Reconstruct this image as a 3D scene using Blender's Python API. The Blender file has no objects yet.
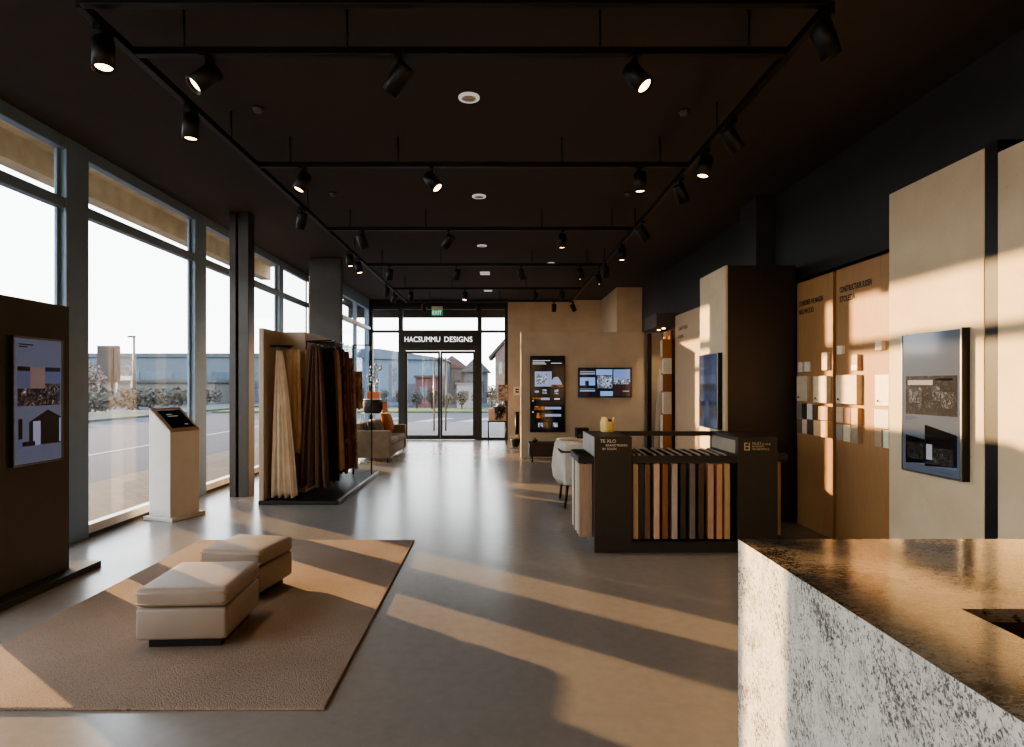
import bpy, bmesh, math, random
from mathutils import Vector, Matrix, Quaternion

C = bpy.context.scene
COL = C.collection
PI = math.pi
F = 590.0                      # focal length in pixels
random.seed(7)

# ------------------------------------------------------------------ materials
def lin(h):
    h = h.lstrip('#')
    r = [int(h[i:i + 2], 16) / 255 for i in (0, 2, 4)]
    return tuple(c / 12.92 if c <= .04045 else ((c + .055) / 1.055) ** 2.4 for c in r) + (1,)

class NT:
    def __init__(s, name):
        s.m = bpy.data.materials.new(name)
        s.m.use_nodes = True
        s.t = s.m.node_tree
        s.n = s.t.nodes
        s.b = s.n['Principled BSDF']
        s.out = s.n['Material Output']
    def add(s, kind, **kw):
        n = s.n.new(kind)
        for k, v in kw.items():
            if k in n.inputs.keys() if hasattr(n, 'inputs') else False:
                n.inputs[k].default_value = v
            else:
                setattr(n, k, v)
        return n
    def link(s, a, b):
        s.t.links.new(a, b)
    def coord(s, scale=(1, 1, 1), rot=(0, 0, 0)):
        tc = s.n.new('ShaderNodeTexCoord')
        mp = s.n.new('ShaderNodeMapping')
        mp.inputs['Scale'].default_value = scale
        mp.inputs['Rotation'].default_value = rot
        s.link(tc.outputs['Object'], mp.inputs['Vector'])
        return mp.outputs['Vector']
    def noise(s, vec, scale=5, detail=4, rough=.5, dist=0):
        n = s.n.new('ShaderNodeTexNoise')
        n.inputs['Scale'].default_value = scale
        n.inputs['Detail'].default_value = detail
        n.inputs['Roughness'].default_value = rough
        n.inputs['Distortion'].default_value = dist
        s.link(vec, n.inputs['Vector'])
        return n.outputs['Fac']
    def ramp(s, fac, stops):
        r = s.n.new('ShaderNodeValToRGB')
        e = r.color_ramp.elements
        while len(e) < len(stops):
            e.new(.5)
        for el, (p, c) in zip(e, stops):
            el.position = p
            el.color = c if not isinstance(c, str) else lin(c)
        s.link(fac, r.inputs['Fac'])
        return r.outputs['Color']
    def bump(s, h, strength=.2, dist=.01):
        b = s.n.new('ShaderNodeBump')
        b.inputs['Strength'].default_value = strength
        b.inputs['Distance'].default_value = dist
        s.link(h, b.inputs['Height'])
        s.link(b.outputs['Normal'], s.b.inputs['Normal'])
    def mix(s, fac, a, b, mode='MIX'):
        m = s.n.new('ShaderNodeMix')
        m.data_type = 'RGBA'
        m.blend_type = mode
        for sock, v in ((m.inputs[0], fac), (m.inputs[6], a), (m.inputs[7], b)):
            if hasattr(v, 'is_linked'):
                s.link(v, sock)
            else:
                sock.default_value = v
        return m.outputs[2]

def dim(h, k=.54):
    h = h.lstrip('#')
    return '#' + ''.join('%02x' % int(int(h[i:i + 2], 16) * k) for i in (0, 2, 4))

def shade(c, k):
    return tuple(min(1, x * k) for x in c[:3]) + (1,)

def mat(name, col, rough=.5, metal=0, var=.12, scale=6, bump=0, bscale=80, stretch=(1, 1, 1), spec=.5):
    """Plain coloured surface with gentle noise variation and an optional fine bump."""
    s = NT(name)
    c = lin(col)
    v = s.coord(stretch)
    s.link(s.ramp(s.noise(v, scale), [(.3, shade(c, 1 - var)), (.7, shade(c, 1 + var))]), s.b.inputs['Base Color'])
    s.b.inputs['Roughness'].default_value = rough
    s.b.inputs['Metallic'].default_value = metal
    s.b.inputs['Specular IOR Level'].default_value = spec
    if bump:
        s.bump(s.noise(v, bscale, 3), bump, .004)
    return s.m

def fabric(name, col, var=.12, weave=260, bump=.35):
    s = NT(name)
    c = lin(col)
    v = s.coord()
    n1 = s.noise(v, 7, 3)
    s.link(s.ramp(n1, [(.3, shade(c, 1 - var)), (.7, shade(c, 1 + var))]), s.b.inputs['Base Color'])
    s.b.inputs['Roughness'].default_value = .85
    s.b.inputs['Specular IOR Level'].default_value = .2
    s.b.inputs['Sheen Weight'].default_value = .12
    s.bump(s.noise(v, weave, 2), bump, .002)
    return s.m

def wood(name, c1, c2, axis='z', scale=5, rough=.45):
    s = NT(name)
    st = {'z': (9, 9, .5), 'x': (.5, 9, 9), 'y': (9, .5, 9)}[axis]
    v = s.coord(st)
    g = s.noise(v, scale, 6, .6, .6)
    fine = s.noise(v, scale * 7, 3, .6)
    col = s.ramp(g, [(.28, c2), (.5, c1), (.72, c2)])
    col = s.mix(.25, col, s.ramp(fine, [(.3, shade(lin(c2), .75)), (.7, shade(lin(c1), 1.15))]))
    s.link(col, s.b.inputs['Base Color'])
    s.b.inputs['Roughness'].default_value = rough
    s.bump(fine, .08, .002)
    return s.m

def emit(name, col, strength, gloss=False):
    s = NT(name)
    c = lin(col)
    s.b.inputs['Base Color'].default_value = shade(c, .3)
    s.b.inputs['Emission Color'].default_value = c
    s.b.inputs['Emission Strength'].default_value = strength
    s.b.inputs['Roughness'].default_value = .08 if gloss else .4
    s.b.inputs['Specular IOR Level'].default_value = .5 if gloss else .2
    return s.m

def photo_mat(name, stops, scale=14, strength=.6, stretch=(1, 1, 1), dist=1.5):
    """A photograph shown on a lit screen: blotchy tones from dark to light."""
    s = NT(name)
    v = s.coord(stretch)
    n = s.noise(v, scale, 5, .65, dist)
    col = s.ramp(n, stops)
    s.b.inputs['Base Color'].default_value = (.02, .02, .02, 1)
    s.link(col, s.b.inputs['Emission Color'])
    s.b.inputs['Emission Strength'].default_value = strength
    s.b.inputs['Roughness'].default_value = .08
    return s.m

def glass(name, tint=(.93, .96, .97, 1), refl=.10):
    """Thin architectural glass: lets light straight through and mirrors at grazing angles."""
    s = NT(name)
    s.n.remove(s.b)
    tr = s.n.new('ShaderNodeBsdfTransparent')
    tr.inputs['Color'].default_value = tint
    gl = s.n.new('ShaderNodeBsdfGlossy')
    gl.inputs['Roughness'].default_value = .02
    lw = s.n.new('ShaderNodeLayerWeight'); lw.inputs['Blend'].default_value = .5
    pw = s.n.new('ShaderNodeMath'); pw.operation = 'POWER'; pw.inputs[1].default_value = 4.0
    s.link(lw.outputs['Facing'], pw.inputs[0])
    mul = s.n.new('ShaderNodeMath'); mul.operation = 'MULTIPLY_ADD'
    mul.inputs[1].default_value = .8 * refl * 5; mul.inputs[2].default_value = .03
    s.link(pw.outputs[0], mul.inputs[0])
    mx = s.n.new('ShaderNodeMixShader')
    s.link(mul.outputs[0], mx.inputs[0])
    s.link(tr.outputs[0], mx.inputs[1])
    s.link(gl.outputs[0], mx.inputs[2])
    s.link(mx.outputs[0], s.out.inputs['Surface'])
    return s.m

def concrete_floor():
    s = NT('polished concrete')
    v = s.coord()
    a = s.noise(v, .9, 2, .5, .3)
    b = s.noise(v, 14, 5, .65)
    col = s.ramp(a, [(.1, '#77726d'), (.9, '#8f8983')])
    col = s.mix(.35, col, s.ramp(b, [(.1, '#6a635b'), (.9, '#9c948b')]))
    s.link(col, s.b.inputs['Base Color'])
    s.link(s.ramp(s.noise(v, 1.6, 2, .5), [(.1, (.22, .22, .22, 1)), (.9, (.26, .26, .26, 1))]), s.b.inputs['Roughness'])
    s.b.inputs['Specular IOR Level'].default_value = .5
    pass
    return s.m

def granite(name, rot, rough, base1, base2, speck, th, stretch):
    s = NT(name)
    v = s.coord((1, 1, 1), rot)
    vs = s.n.new('ShaderNodeMapping')
    vs.inputs['Scale'].default_value = (1, 1, stretch)
    s.link(v, vs.inputs['Vector'])
    v2 = vs.outputs['Vector']
    base = s.ramp(s.noise(v2, 14, 6, .75), [(.3, base1), (.5, base2), (.72, base1)])
    grain = s.ramp(s.noise(v, 260, 3, .8), [(.3, (.6, .58, .55, 1)), (.6, (1, 1, 1, 1))])
    base = s.mix(.5, base, grain, 'MULTIPLY')
    dens = s.noise(v, 5.5, 5, .65, .6)
    sp = s.noise(v2, 135, 5, .8, .5)
    add = s.n.new('ShaderNodeMath'); add.operation = 'MULTIPLY_ADD'
    s.link(dens, add.inputs[0]); add.inputs[1].default_value = .5
    s.link(sp, add.inputs[2])
    m = s.ramp(add.outputs[0], [(th, (0, 0, 0, 1)), (th + .06, (.9, .9, .9, 1))])
    sp2 = s.noise(v2, 46, 5, .75, 1.2)
    vein = s.noise(v2, 2.6, 7, .7, 1.4)
    vm = s.ramp(vein, [(.47, (0, 0, 0, 1)), (.5, (1, 1, 1, 1)), (.53, (0, 0, 0, 1))])
    gate = s.mix(1.0, vm, s.ramp(sp2, [(.54, (0, 0, 0, 1)), (.62, (.8, .8, .8, 1))]), 'MULTIPLY')
    col = s.mix(m, base, lin(speck))
    col = s.mix(gate, col, lin(speck))
    s.link(col, s.b.inputs['Base Color'])
    s.b.inputs['Roughness'].default_value = rough
    s.bump(s.noise(v, 160, 3), .12 if rough > .3 else .0, .002)
    return s.m

def stone_panel():
    s = NT('pitted limestone')
    v = s.coord()
    base = s.ramp(s.noise(v, 2.2, 6, .6, .3), [(.3, '#b6a589'), (.7, '#c7b69b')])
    pit = s.noise(v, 45, 4, .6)
    big = s.noise(v, 9, 4, .5)
    add = s.n.new('ShaderNodeMath'); add.operation = 'MULTIPLY_ADD'
    s.link(big, add.inputs[0]); add.inputs[1].default_value = .35; s.link(pit, add.inputs[2])
    m = s.ramp(add.outputs[0], [(.44, (1, 1, 1, 1)), (.475, (0, 0, 0, 1))])
    s.link(s.mix(m, base, lin('#a39680')), s.b.inputs['Base Color'])
    s.b.inputs['Roughness'].default_value = .75
    s.bump(add.outputs[0], .12, .01)
    return s.m

def carpet():
    s = NT('woven wool rug')
    v = s.coord()
    base = s.ramp(s.noise(v, 1.6, 4), [(.3, '#a18e80'), (.7, '#b19e90')])
    vs = s.coord((1, 1.6, 1), (0, 0, .5))
    w = s.n.new('ShaderNodeTexVoronoi'); w.inputs['Scale'].default_value = 120
    s.link(vs, w.inputs['Vector'])
    fib = s.ramp(w.outputs['Distance'], [(.0, (1, 1, 1, 1)), (.7, (.66, .64, .62, 1))])
    s.link(s.mix(.8, base, fib, 'MULTIPLY'), s.b.inputs['Base Color'])
    s.b.inputs['Roughness'].default_value = .95
    s.b.inputs['Specular IOR Level'].default_value = .1
    inv = s.n.new('ShaderNodeMath'); inv.operation = 'SUBTRACT'; inv.inputs[0].default_value = 1
    s.link(w.outputs['Distance'], inv.inputs[1])
    s.bump(inv.outputs[0], .9, .012)
    return s.m

def paver_mat():
    s = NT('pale paving')
    v = s.coord()
    br = s.n.new('ShaderNodeTexBrick')
    br.inputs['Scale'].default_value = 2.0
    br.inputs['Color1'].default_value = lin(dim('#a79b8e')); br.inputs['Color2'].default_value = lin(dim('#b8ada0')); br.inputs['Mortar'].default_value = lin(dim('#7d756c'))
    br.inputs['Mortar Size'].default_value = .02
    s.link(v, br.inputs['Vector'])
    s.link(br.outputs['Color'], s.b.inputs['Base Color'])
    s.b.inputs['Roughness'].default_value = .8
    s.b.inputs['Specular IOR Level'].default_value = .05
    return s.m

def brick_mat():
    s = NT('red brick')
    v = s.coord((1, 1, 1), (PI / 2, 0, 0))
    br = s.n.new('ShaderNodeTexBrick')
    br.inputs['Scale'].default_value = 3.0
    br.inputs['Color1'].default_value = lin(dim('#a8877a')); br.inputs['Color2'].default_value = lin(dim('#b7968a')); br.inputs['Mortar'].default_value = lin(dim('#b5a59b'))
    s.link(v, br.inputs['Vector'])
    s.link(br.outputs['Color'], s.b.inputs['Base Color'])
    s.b.inputs['Roughness'].default_value = .9
    return s.m

M = {}
M['floor'] = concrete_floor()
M['ceiling'] = mat('dark painted ceiling', '#3a3431', .85, var=.05)
M['dark_wall'] = mat('charcoal wall paint', '#2e2f30', .7, var=.06)
M['pale_wall'] = mat('pale wall paint', '#c2bbb0', .8, var=.03)  # for the unseen rear wall, made pale to bounce light into the room
M['frame'] = mat('blue grey window frame', '#72889e', .45, .1, var=.05)
M['door_metal'] = mat('bronze black door metal', '#35332f', .4, .4, var=.05)
M['sill'] = mat('pale sill', '#dad7d1', .5)
M['glass'] = glass('clear window glass')
M['black'] = mat('black metal', '#141414', .45, .3, var=.1)
M['black_matte'] = mat('matte black laminate', '#1d1b1a', .55, 0, var=.08)
M['brown_dark'] = mat('dark brown laminate', '#241d18', .5, 0, var=.06)
M['plaster'] = mat('warm beige plaster', '#b5a48d', .8, var=.07, scale=3, bump=.15, bscale=60)
M['stone'] = stone_panel()
M['oak'] = wood('light oak veneer', '#9c754b', '#88633e')
M['carpet'] = carpet()
M['leather'] = mat('beige leather', '#83766b', .5, 0, var=.06, bump=.15, bscale=180)
M['white'] = mat('off white lacquer', '#c9c2b8', .45, 0, var=.04)
M['steel'] = mat('brushed steel', '#9a9a98', .3, .9, var=.1)
M['granite_top'] = granite('warm lit polished granite', (0, PI / 2, .12), .12, '#6f6458', '#8d8173', '#15120f', .745, .45)  # same stone as the side; warm reflected light painted in as brown
M['granite_side'] = granite('honed granite side', (.3, 0, 0), .55, '#a5a29b', '#cbc8c1', '#25231f', .77, .6)
M['dark_wood'] = wood('dark walnut', '#3a2a1e', '#2a1d14', 'x')
M['lamp_lit'] = emit('warm lamp glow', '#ffc98a', 6)
M['lamp_off'] = mat('unlit lamp lens', '#3b3834', .2)
M['white_fix'] = emit('faintly glowing fitting', '#d8d2c8', .30)
M['screen_black'] = mat('black screen glass', '#0b0c0e', .07, 0, var=0)

# ------------------------------------------------------------------ mesh building
class MB:
    def __init__(s):
        s.b = bmesh.new()
        s.mi = 0
    def _faces(s, fs):
        for f in fs:
            f.material_index = s.mi
    def box(s, x0, x1, y0, y1, z0, z1, mtx=None):
        x0, x1 = min(x0, x1), max(x0, x1); y0, y1 = min(y0, y1), max(y0, y1); z0, z1 = min(z0, z1), max(z0, z1)
        p = [Vector(q) for q in ((x0, y0, z0), (x1, y0, z0), (x1, y1, z0), (x0, y1, z0), (x0, y0, z1), (x1, y0, z1), (x1, y1, z1), (x0, y1, z1))]
        if mtx:
            p = [mtx @ q for q in p]
        v = [s.b.verts.new(q) for q in p]
        s._faces([s.b.faces.new([v[i] for i in f]) for f in ((0, 3, 2, 1), (4, 5, 6, 7), (0, 1, 5, 4), (1, 2, 6, 5), (2, 3, 7, 6), (3, 0, 4, 7))])
        return s
    def tube(s, p0, p1, r0, r1=None, n=12, cap=True):
        r1 = r0 if r1 is None else r1
        p0, p1 = Vector(p0), Vector(p1)
        q = (p1 - p0).to_track_quat('Z', 'Y')
        a, b = [], []
        for i in range(n):
            d = Vector((math.cos(2 * PI * i / n), math.sin(2 * PI * i / n), 0))
            a.append(s.b.verts.new(p0 + q @ (d * r0)))
            b.append(s.b.verts.new(p1 + q @ (d * r1)))
        fs = [s.b.faces.new((a[i], a[(i + 1) % n], b[(i + 1) % n], b[i])) for i in range(n)]
        for f in fs: f.smooth = True
        if cap:
            fs.append(s.b.faces.new(a[::-1])); fs.append(s.b.faces.new(b))
        s._faces(fs)
        return s
    def lathe(s, prof, n=24, mtx=None, wob=None):
        """prof: (radius, z) list."""
        rings = []
        for r, z in prof:
            ring = []
            for i in range(n):
                t = 2 * PI * i / n
                k = wob(t, z) if wob else 1
                p = Vector((r * k * math.cos(t), r * k * math.sin(t), z))
                ring.append(s.b.verts.new(mtx @ p if mtx else p))
            rings.append(ring)
        fs = []
        for a, b in zip(rings, rings[1:]):
            for i in range(n):
                f = s.b.faces.new((a[i], a[(i + 1) % n], b[(i + 1) % n], b[i])); f.smooth = True; fs.append(f)
        if prof[0][0] > 0: fs.append(s.b.faces.new(rings[0][::-1]))
        if prof[-1][0] > 0: fs.append(s.b.faces.new(rings[-1]))
        s._faces(fs)
        return s
    def poly(s, pts):
        f = s.b.faces.new([s.b.verts.new(Vector(p)) for p in pts]); s._faces([f]); return s
    def prism(s, pts, d):
        d = Vector(d)
        a = [s.b.verts.new(Vector(p)) for p in pts]
        b = [s.b.verts.new(Vector(p) + d) for p in pts]
        n = len(a)
        fs = [s.b.faces.new(a[::-1]), s.b.faces.new(b)] + [s.b.faces.new((a[i], a[(i + 1) % n], b[(i + 1) % n], b[i])) for i in range(n)]
        s._faces(fs); return s
    def pillow(s, w, h, t, mtx=None, n=10, pw=.42):
        """Soft cushion lying in the x (w) / z (h) plane, thickness t along y."""
        g = {}
        for side in (1, -1):
            for i in range(n + 1):
                for j in range(n + 1):
                    u, v = 2 * i / n - 1, 2 * j / n - 1
                    if side == -1 and (i in (0, n) or j in (0, n)):
                        g[side, i, j] = g[1, i, j]; continue
                    k = max(0, (1 - u * u) * (1 - v * v)) ** pw
                    pin = 1 - .06 * (u * u * (1 - v * v) + v * v * (1 - u * u))
                    p = Vector((u * w / 2 * pin, side * t / 2 * k, v * h / 2 * pin))
                    g[side, i, j] = s.b.verts.new(mtx @ p if mtx else p)
        fs = []
        for side in (1, -1):
            for i in range(n):
                for j in range(n):
                    q = [g[side, i, j], g[side, i + 1, j], g[side, i + 1, j + 1], g[side, i, j + 1]]
                    f = s.b.faces.new(q if side == -1 else q[::-1]); f.smooth = True; fs.append(f)
        s._faces(fs); return s
    def soft(s, x0, x1, y0, y1, z0, z1, r=.03, seg=3):
        b2 = bmesh.new()
        bmesh.ops.create_cube(b2, size=1)
        for v in b2.verts:
            v.co = Vector(((x0 + x1) / 2 + v.co.x * (x1 - x0), (y0 + y1) / 2 + v.co.y * (y1 - y0), (z0 + z1) / 2 + v.co.z * (z1 - z0)))
        bmesh.ops.bevel(b2, geom=list(b2.edges), offset=r, segments=seg, profile=.5, affect='EDGES')
        mp = {v: s.b.verts.new(v.co) for v in b2.verts}
        for f in b2.faces:
            nf = s.b.faces.new([mp[v] for v in f.verts]); nf.smooth = True; nf.material_index = s.mi
        b2.free()
        return s
    def build(s, name, m, parent=None, world=True, loc=None, bevel=0):
        """Links the mesh as ONE object. world=True: the verts are in world axes and are moved into the parent's frame."""
        me = bpy.data.meshes.new(name)
        off = Vector(loc) if loc is not None else Vector((0, 0, 0))
        if parent is not None and world:
            p = parent
            while p is not None:
                off = off + p.location; p = p.parent
        if off.length > 0:
            bmesh.ops.translate(s.b, verts=s.b.verts, vec=-off)
        bmesh.ops.recalc_face_normals(s.b, faces=s.b.faces) if not getattr(s, 'keep', False) else None
        s.b.to_mesh(me); s.b.free()
        for k in (m if isinstance(m, (list, tuple)) else [m]):
            me.materials.append(k)
        o = bpy.data.objects.new(name, me)
        COL.objects.link(o)
        if loc is not None: o.location = loc
        o.parent = parent
        if bevel:
            bv = o.modifiers.new('edge', 'BEVEL'); bv.width = bevel; bv.segments = 2; bv.limit_method = 'ANGLE'
        return o

def tag(o, label, cat, group=None, kind=None):
    o['label'] = label; o['category'] = cat
    if group: o['group'] = group
    if kind: o['kind'] = kind
    return o

def thing(name, label, cat, loc=(0, 0, 0), rotz=0, group=None, kind=None):
    o = bpy.data.objects.new(name, None)
    o.empty_display_size = .1
    COL.objects.link(o)
    o.location = loc; o.rotation_euler = (0, 0, rotz)
    return tag(o, label, cat, group, kind)

def single(name, mb, m, label, cat, loc=(0, 0, 0), group=None, kind=None, bevel=0):
    return tag(mb.build(name, m, None, loc=loc, bevel=bevel), label, cat, group, kind)

def struct(name, mb, m, label, cat, loc=(0, 0, 0), bevel=0):
    return single(name, mb, m, label, cat, loc=loc, kind='structure', bevel=bevel)

def copy_tree(root):
    r = root.copy(); COL.objects.link(r)
    for ch in list(root.children):
        c = ch.copy(); COL.objects.link(c); c.parent = r
        for g in ch.children:
            d = g.copy(); COL.objects.link(d); d.parent = c
    return r

AX = {'-x': ((0, -1, 0), (0, 0, 1), (-1, 0, 0)), '+x': ((0, 1, 0), (0, 0, 1), (1, 0, 0)), '-y': ((1, 0, 0), (0, 0, 1), (0, -1, 0))}
class Face:
    """A flat surface seen from the room: u runs to the viewer's right, v up, w out of the surface."""
    def __init__(s, o, facing):
        s.o = Vector(o); s.u, s.v, s.w = (Vector(a) for a in AX[facing])
    def p(s, u, v, w=0):
        return s.o + s.u * u + s.v * v + s.w * w
    def mtx(s, u, v, w=0):
        m = Matrix((s.u, s.v, s.w)).transposed().to_4x4(); m.translation = s.p(u, v, w); return m
    def quad(s, mb, u0, v0, u1, v1, w=0):
        mb.poly([s.p(u0, v0, w), s.p(u1, v0, w), s.p(u1, v1, w), s.p(u0, v1, w)])
    def box(s, mb, u0, v0, u1, v1, w0, w1):
        a, b = s.p(u0, v0, w0), s.p(u1, v1, w1)
        mb.box(a.x, b.x, a.y, b.y, a.z, b.z)

def text(name, body, size, mtx, m, parent, extrude=.002, sx=1.0, space=1.0, bold=0.0):
    cu = bpy.data.curves.new(name, 'FONT')
    cu.body = body; cu.size = size; cu.extrude = extrude; cu.space_character = space; cu.offset = bold
    cu.resolution_u = 3
    tmp = bpy.data.objects.new(name, cu); COL.objects.link(tmp)
    dg = bpy.context.evaluated_depsgraph_get()
    me = bpy.data.meshes.new_from_object(tmp.evaluated_get(dg))
    bpy.data.objects.remove(tmp); bpy.data.curves.remove(cu)
    off = Vector((0, 0, 0)); p = parent
    while p is not None:
        off += p.location; p = p.parent
    me.transform(Matrix.Translation(-off) @ mtx @ Matrix.Diagonal((sx, 1, 1, 1)))
    me.materials.clear(); me.materials.append(m)
    o = bpy.data.objects.new(name, me); COL.objects.link(o); o.parent = parent
    return o

# ------------------------------------------------------------------ room shell
XL, XR, YB, ZC, YR = -4.02, 3.42, 16.1, 3.82, -3.5
struct('floor', MB().box(-4.2, 3.6, YR, YB + .12, -.12, 0), M['floor'], 'grey polished concrete floor of the showroom', 'floor')
struct('ceiling', MB().box(-4.2, 3.6, YR - .1, YB + .2, ZC, ZC + .15), M['ceiling'], 'dark painted flat ceiling above the lighting tracks', 'ceiling')
struct('wall_right', MB().box(XR, 3.6, YR, YB + .2, 0, ZC), M['dark_wall'], 'charcoal side wall behind the display panels', 'wall')
struct('wall_rear', MB().box(-4.2, 3.6, YR - .15, YR, 0, ZC), M['pale_wall'], 'pale wall closing the showroom behind the counter', 'wall')
struct('wall_back', MB().box(.27, 3.6, YB, YB + .2, 0, ZC), M['plaster'], 'beige plaster wall beside the glazed entrance', 'wall')
struct('trim_1', MB().box(-3.55, .27, YB - .04, YB + .16, 3.63, ZC), M['black_matte'], 'black strip above the glazed entrance front', 'trim')
struct('wall_left', MB().box(-4.15, -3.5, 12.9, 13.0, 0, ZC), M['dark_wall'], 'short dark wall return beyond the square column', 'wall')
struct('pillar', MB().box(-3.44, -2.86, 10.75, 10.88, 0, ZC), mat('dark grey column paint', '#3b3b3a', .6), 'square dark grey column rising behind the fabric display', 'column', bevel=.01)
struct('wall_pilaster', MB().box(3.18, XR, 7.27, 7.75, 2.4, ZC), M['dark_wall'], 'dark pilaster above the brown display box', 'pilaster')
struct('wall_bulkhead', MB().box(2.95, 3.52, 14.0, YB, 2.2, ZC).box(2.82, 2.95, 14.0, YB, 2.2, ZC), M['plaster'], 'beige boxed bulkhead reaching the ceiling above the screen wall', 'bulkhead')

# H-section steel column by the window
t = thing('steel_column', 'slim steel H-section column standing by the windows', 'column', (-3.47, 8.0, 0), kind='structure')
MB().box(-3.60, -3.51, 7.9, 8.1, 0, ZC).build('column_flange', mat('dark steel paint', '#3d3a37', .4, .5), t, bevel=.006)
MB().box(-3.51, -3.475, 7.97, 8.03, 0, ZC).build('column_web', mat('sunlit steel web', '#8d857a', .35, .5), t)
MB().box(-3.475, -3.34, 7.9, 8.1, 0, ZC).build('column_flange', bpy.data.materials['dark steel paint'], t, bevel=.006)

# glazed left side
mull = [(-3.5, -3.22), (-1.28, -1.0), (1.0, 1.28), (3.24, 3.52), (5.50, 5.80), (7.84, 8.14), (10.87, 11.07), (12.62, 12.9)]
bays = ['behind the counter end', 'beside the camera end of the room', 'ahead of the counter', 'beside the brown screen board', 'behind the white kiosk',
        'behind the steel column and fabric display board', 'just before the square column']
for i, ((a0, a1), (b0, b1)) in enumerate(zip(mull, mull[1:])):
    t = thing('window_%d' % (i + 1), 'tall glazed bay of the left side, ' + bays[i], 'window', (XL, a0, 0), kind='structure')
    MB().box(-4.11, XL, a0, a1, 0, ZC).build('mullion', M['frame'], t, bevel=.008)
    m = MB()
    m.box(-4.12, -4.04, a1, b0, 3.15, 3.25); m.box(-4.12, -4.03, a1, b0, 3.70, ZC)
    m.box(-4.11, -4.08, a1, a1 + .04, .12, 3.70); m.box(-4.11, -4.08, b0 - .04, b0, .12, 3.70)
    m.build('window_frame', M['frame'], t, bevel=.005)
    MB().box(-4.2, -4.03, a1, b0, 0, .035).build('kick_plate', M['door_metal'], t)
    MB().box(-4.13, -4.035, a1, b0, .035, .12).build('window_sill', M['sill'], t)
    MB().box(-4.098, -4.09, a1 + .04, b0 - .04, .12, 3.15).build('lower_pane', M['glass'], t)
    MB().box(-4.098, -4.09, a1 + .04, b0 - .04, 3.25, 3.70).build('upper_pane', M['glass'], t)
MB().box(-4.2, XL, 12.8, 12.9, 0, ZC)
# narrow return window beside the entrance
t = thing('window_9', 'narrow side window between the wall return and the entrance corner', 'window', (-3.5, 13.0, 0), kind='structure')
m = MB(); m.box(-3.6, -3.48, 13.0, 13.12, 0, ZC); m.box(-3.62, -3.5, YB - .12, YB, 0, ZC)
m.box(-3.58, -3.5, 13.0, YB, 3.55, ZC); m.box(-3.58, -3.5, 13.0, YB, 0, .1); m.box(-3.58, -3.5, 14.55, 14.65, 0.1, 3.55)
m.build('window_frame', M['frame'], t)
MB().box(-3.6, -3.45, 13.12, YB - .12, 3.0, 3.07).build('transom', M['sill'], t)  # pale sill colour paints the highlight along this bar
MB().box(-3.55, -3.54, 13.12, YB - .12, .1, 3.55).build('pane', M['glass'], t)

# entrance front
posts = {'a': (-3.56, -3.42), 'b': (-2.72, -2.60), 'c': (-.56, -.44), 'd': (.18, .27)}
def front_window(n, x0, x1, p0, p1, label):
    t = thing('window_%d' % n, label, 'window', ((x0 + x1) / 2, YB, 0), kind='structure')
    m = MB()
    if p0: m.box(p0[0], p0[1], YB, YB + .12, 0, 3.63)
    if p1: m.box(p1[0], p1[1], YB, YB + .12, 0, 3.63)
    m.box(x0, x1, YB + .01, YB + .11, 2.93, 3.0); m.box(x0, x1, YB + .01, YB + .11, 3.57, 3.63); m.box(x0, x1, YB + .01, YB + .11, 0, .07)
    m.build('window_frame', M['door_metal'], t)
    MB().box(x0, x1, YB + .055, YB + .065, .07, 2.93).build('lower_pane', M['glass'], t)
    MB().box(x0, x1, YB + .055, YB + .065, 3.0, 3.57).build('upper_pane', M['glass'], t)
front_window(10, -3.42, -2.72, posts['a'], posts['b'], 'tall glass sidelight at the sofa side of the entrance')
front_window(11, -.44, .18, posts['c'], posts['d'], 'narrow glass sidelight beside the beige wall')
t = thing('window_12', 'wide clear light above the entrance sign', 'window', (-1.58, YB, 3.0), kind='structure')
MB().box(-2.60, -.56, YB + .01, YB + .11, 2.93, 3.0).box(-2.60, -.56, YB + .01, YB + .11, 3.57, 3.63).build('window_frame', M['door_metal'], t)
MB().box(-2.60, -.56, YB + .055, YB + .065, 3.0, 3.57).build('pane', M['glass'], t)
t = thing('door_1', 'black framed double glass entrance door under the sign', 'door', (-1.58, YB, 0), kind='structure')
MB().box(-2.60, -2.53, YB, YB + .1, 0, 2.56).box(-.63, -.56, YB, YB + .1, 0, 2.56).box(-2.53, -.63, YB, YB + .1, 2.44, 2.56).build('door_frame', M['door_metal'], t)
for x0, x1, hx in ((-2.53, -1.585, -1.74), (-1.575, -.63, -1.42)):
    m = MB(); m.box(x0, x0 + .055, YB + .02, YB + .08, .01, 2.43); m.box(x1 - .055, x1, YB + .02, YB + .08, .01, 2.43)
    m.box(x0 + .055, x1 - .055, YB + .02, YB + .08, 2.36, 2.43); m.box(x0 + .055, x1 - .055, YB + .02, YB + .08, .01, .13)
    leaf = m.build('door_leaf', M['door_metal'], t)
    MB().box(x0 + .055, x1 - .055, YB + .045, YB + .055, .13, 2.36).build('pane', M['glass'], leaf)
    MB().tube((hx, YB - .05, .25), (hx, YB - .05, 2.25), .022).tube((hx, YB - .05, .4), (hx, YB + .03, .4), .012).tube((hx, YB - .05, 2.1), (hx, YB + .03, 2.1), .012).build('handle', mat('satin bronze handle', '#b09a80', .3, .6), leaf)
t = thing('shop_sign', 'black sign board with white HACSUMMU DESIGNS lettering above the entrance doors', 'sign', (-1.58, YB, 2.56))
MB().box(-2.60, -.56, YB - .03, YB + .12, 2.56, 2.93).build('sign_board', mat('sign black', '#26221f', .5), t)
f = Face((-2.60, YB - .03, 2.56), '-y')
text('lettering', 'HACSUMMU', .205, f.mtx(.045, .115, .001), emit('sign white', '#ffffff', .8), t, sx=.87)
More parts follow.
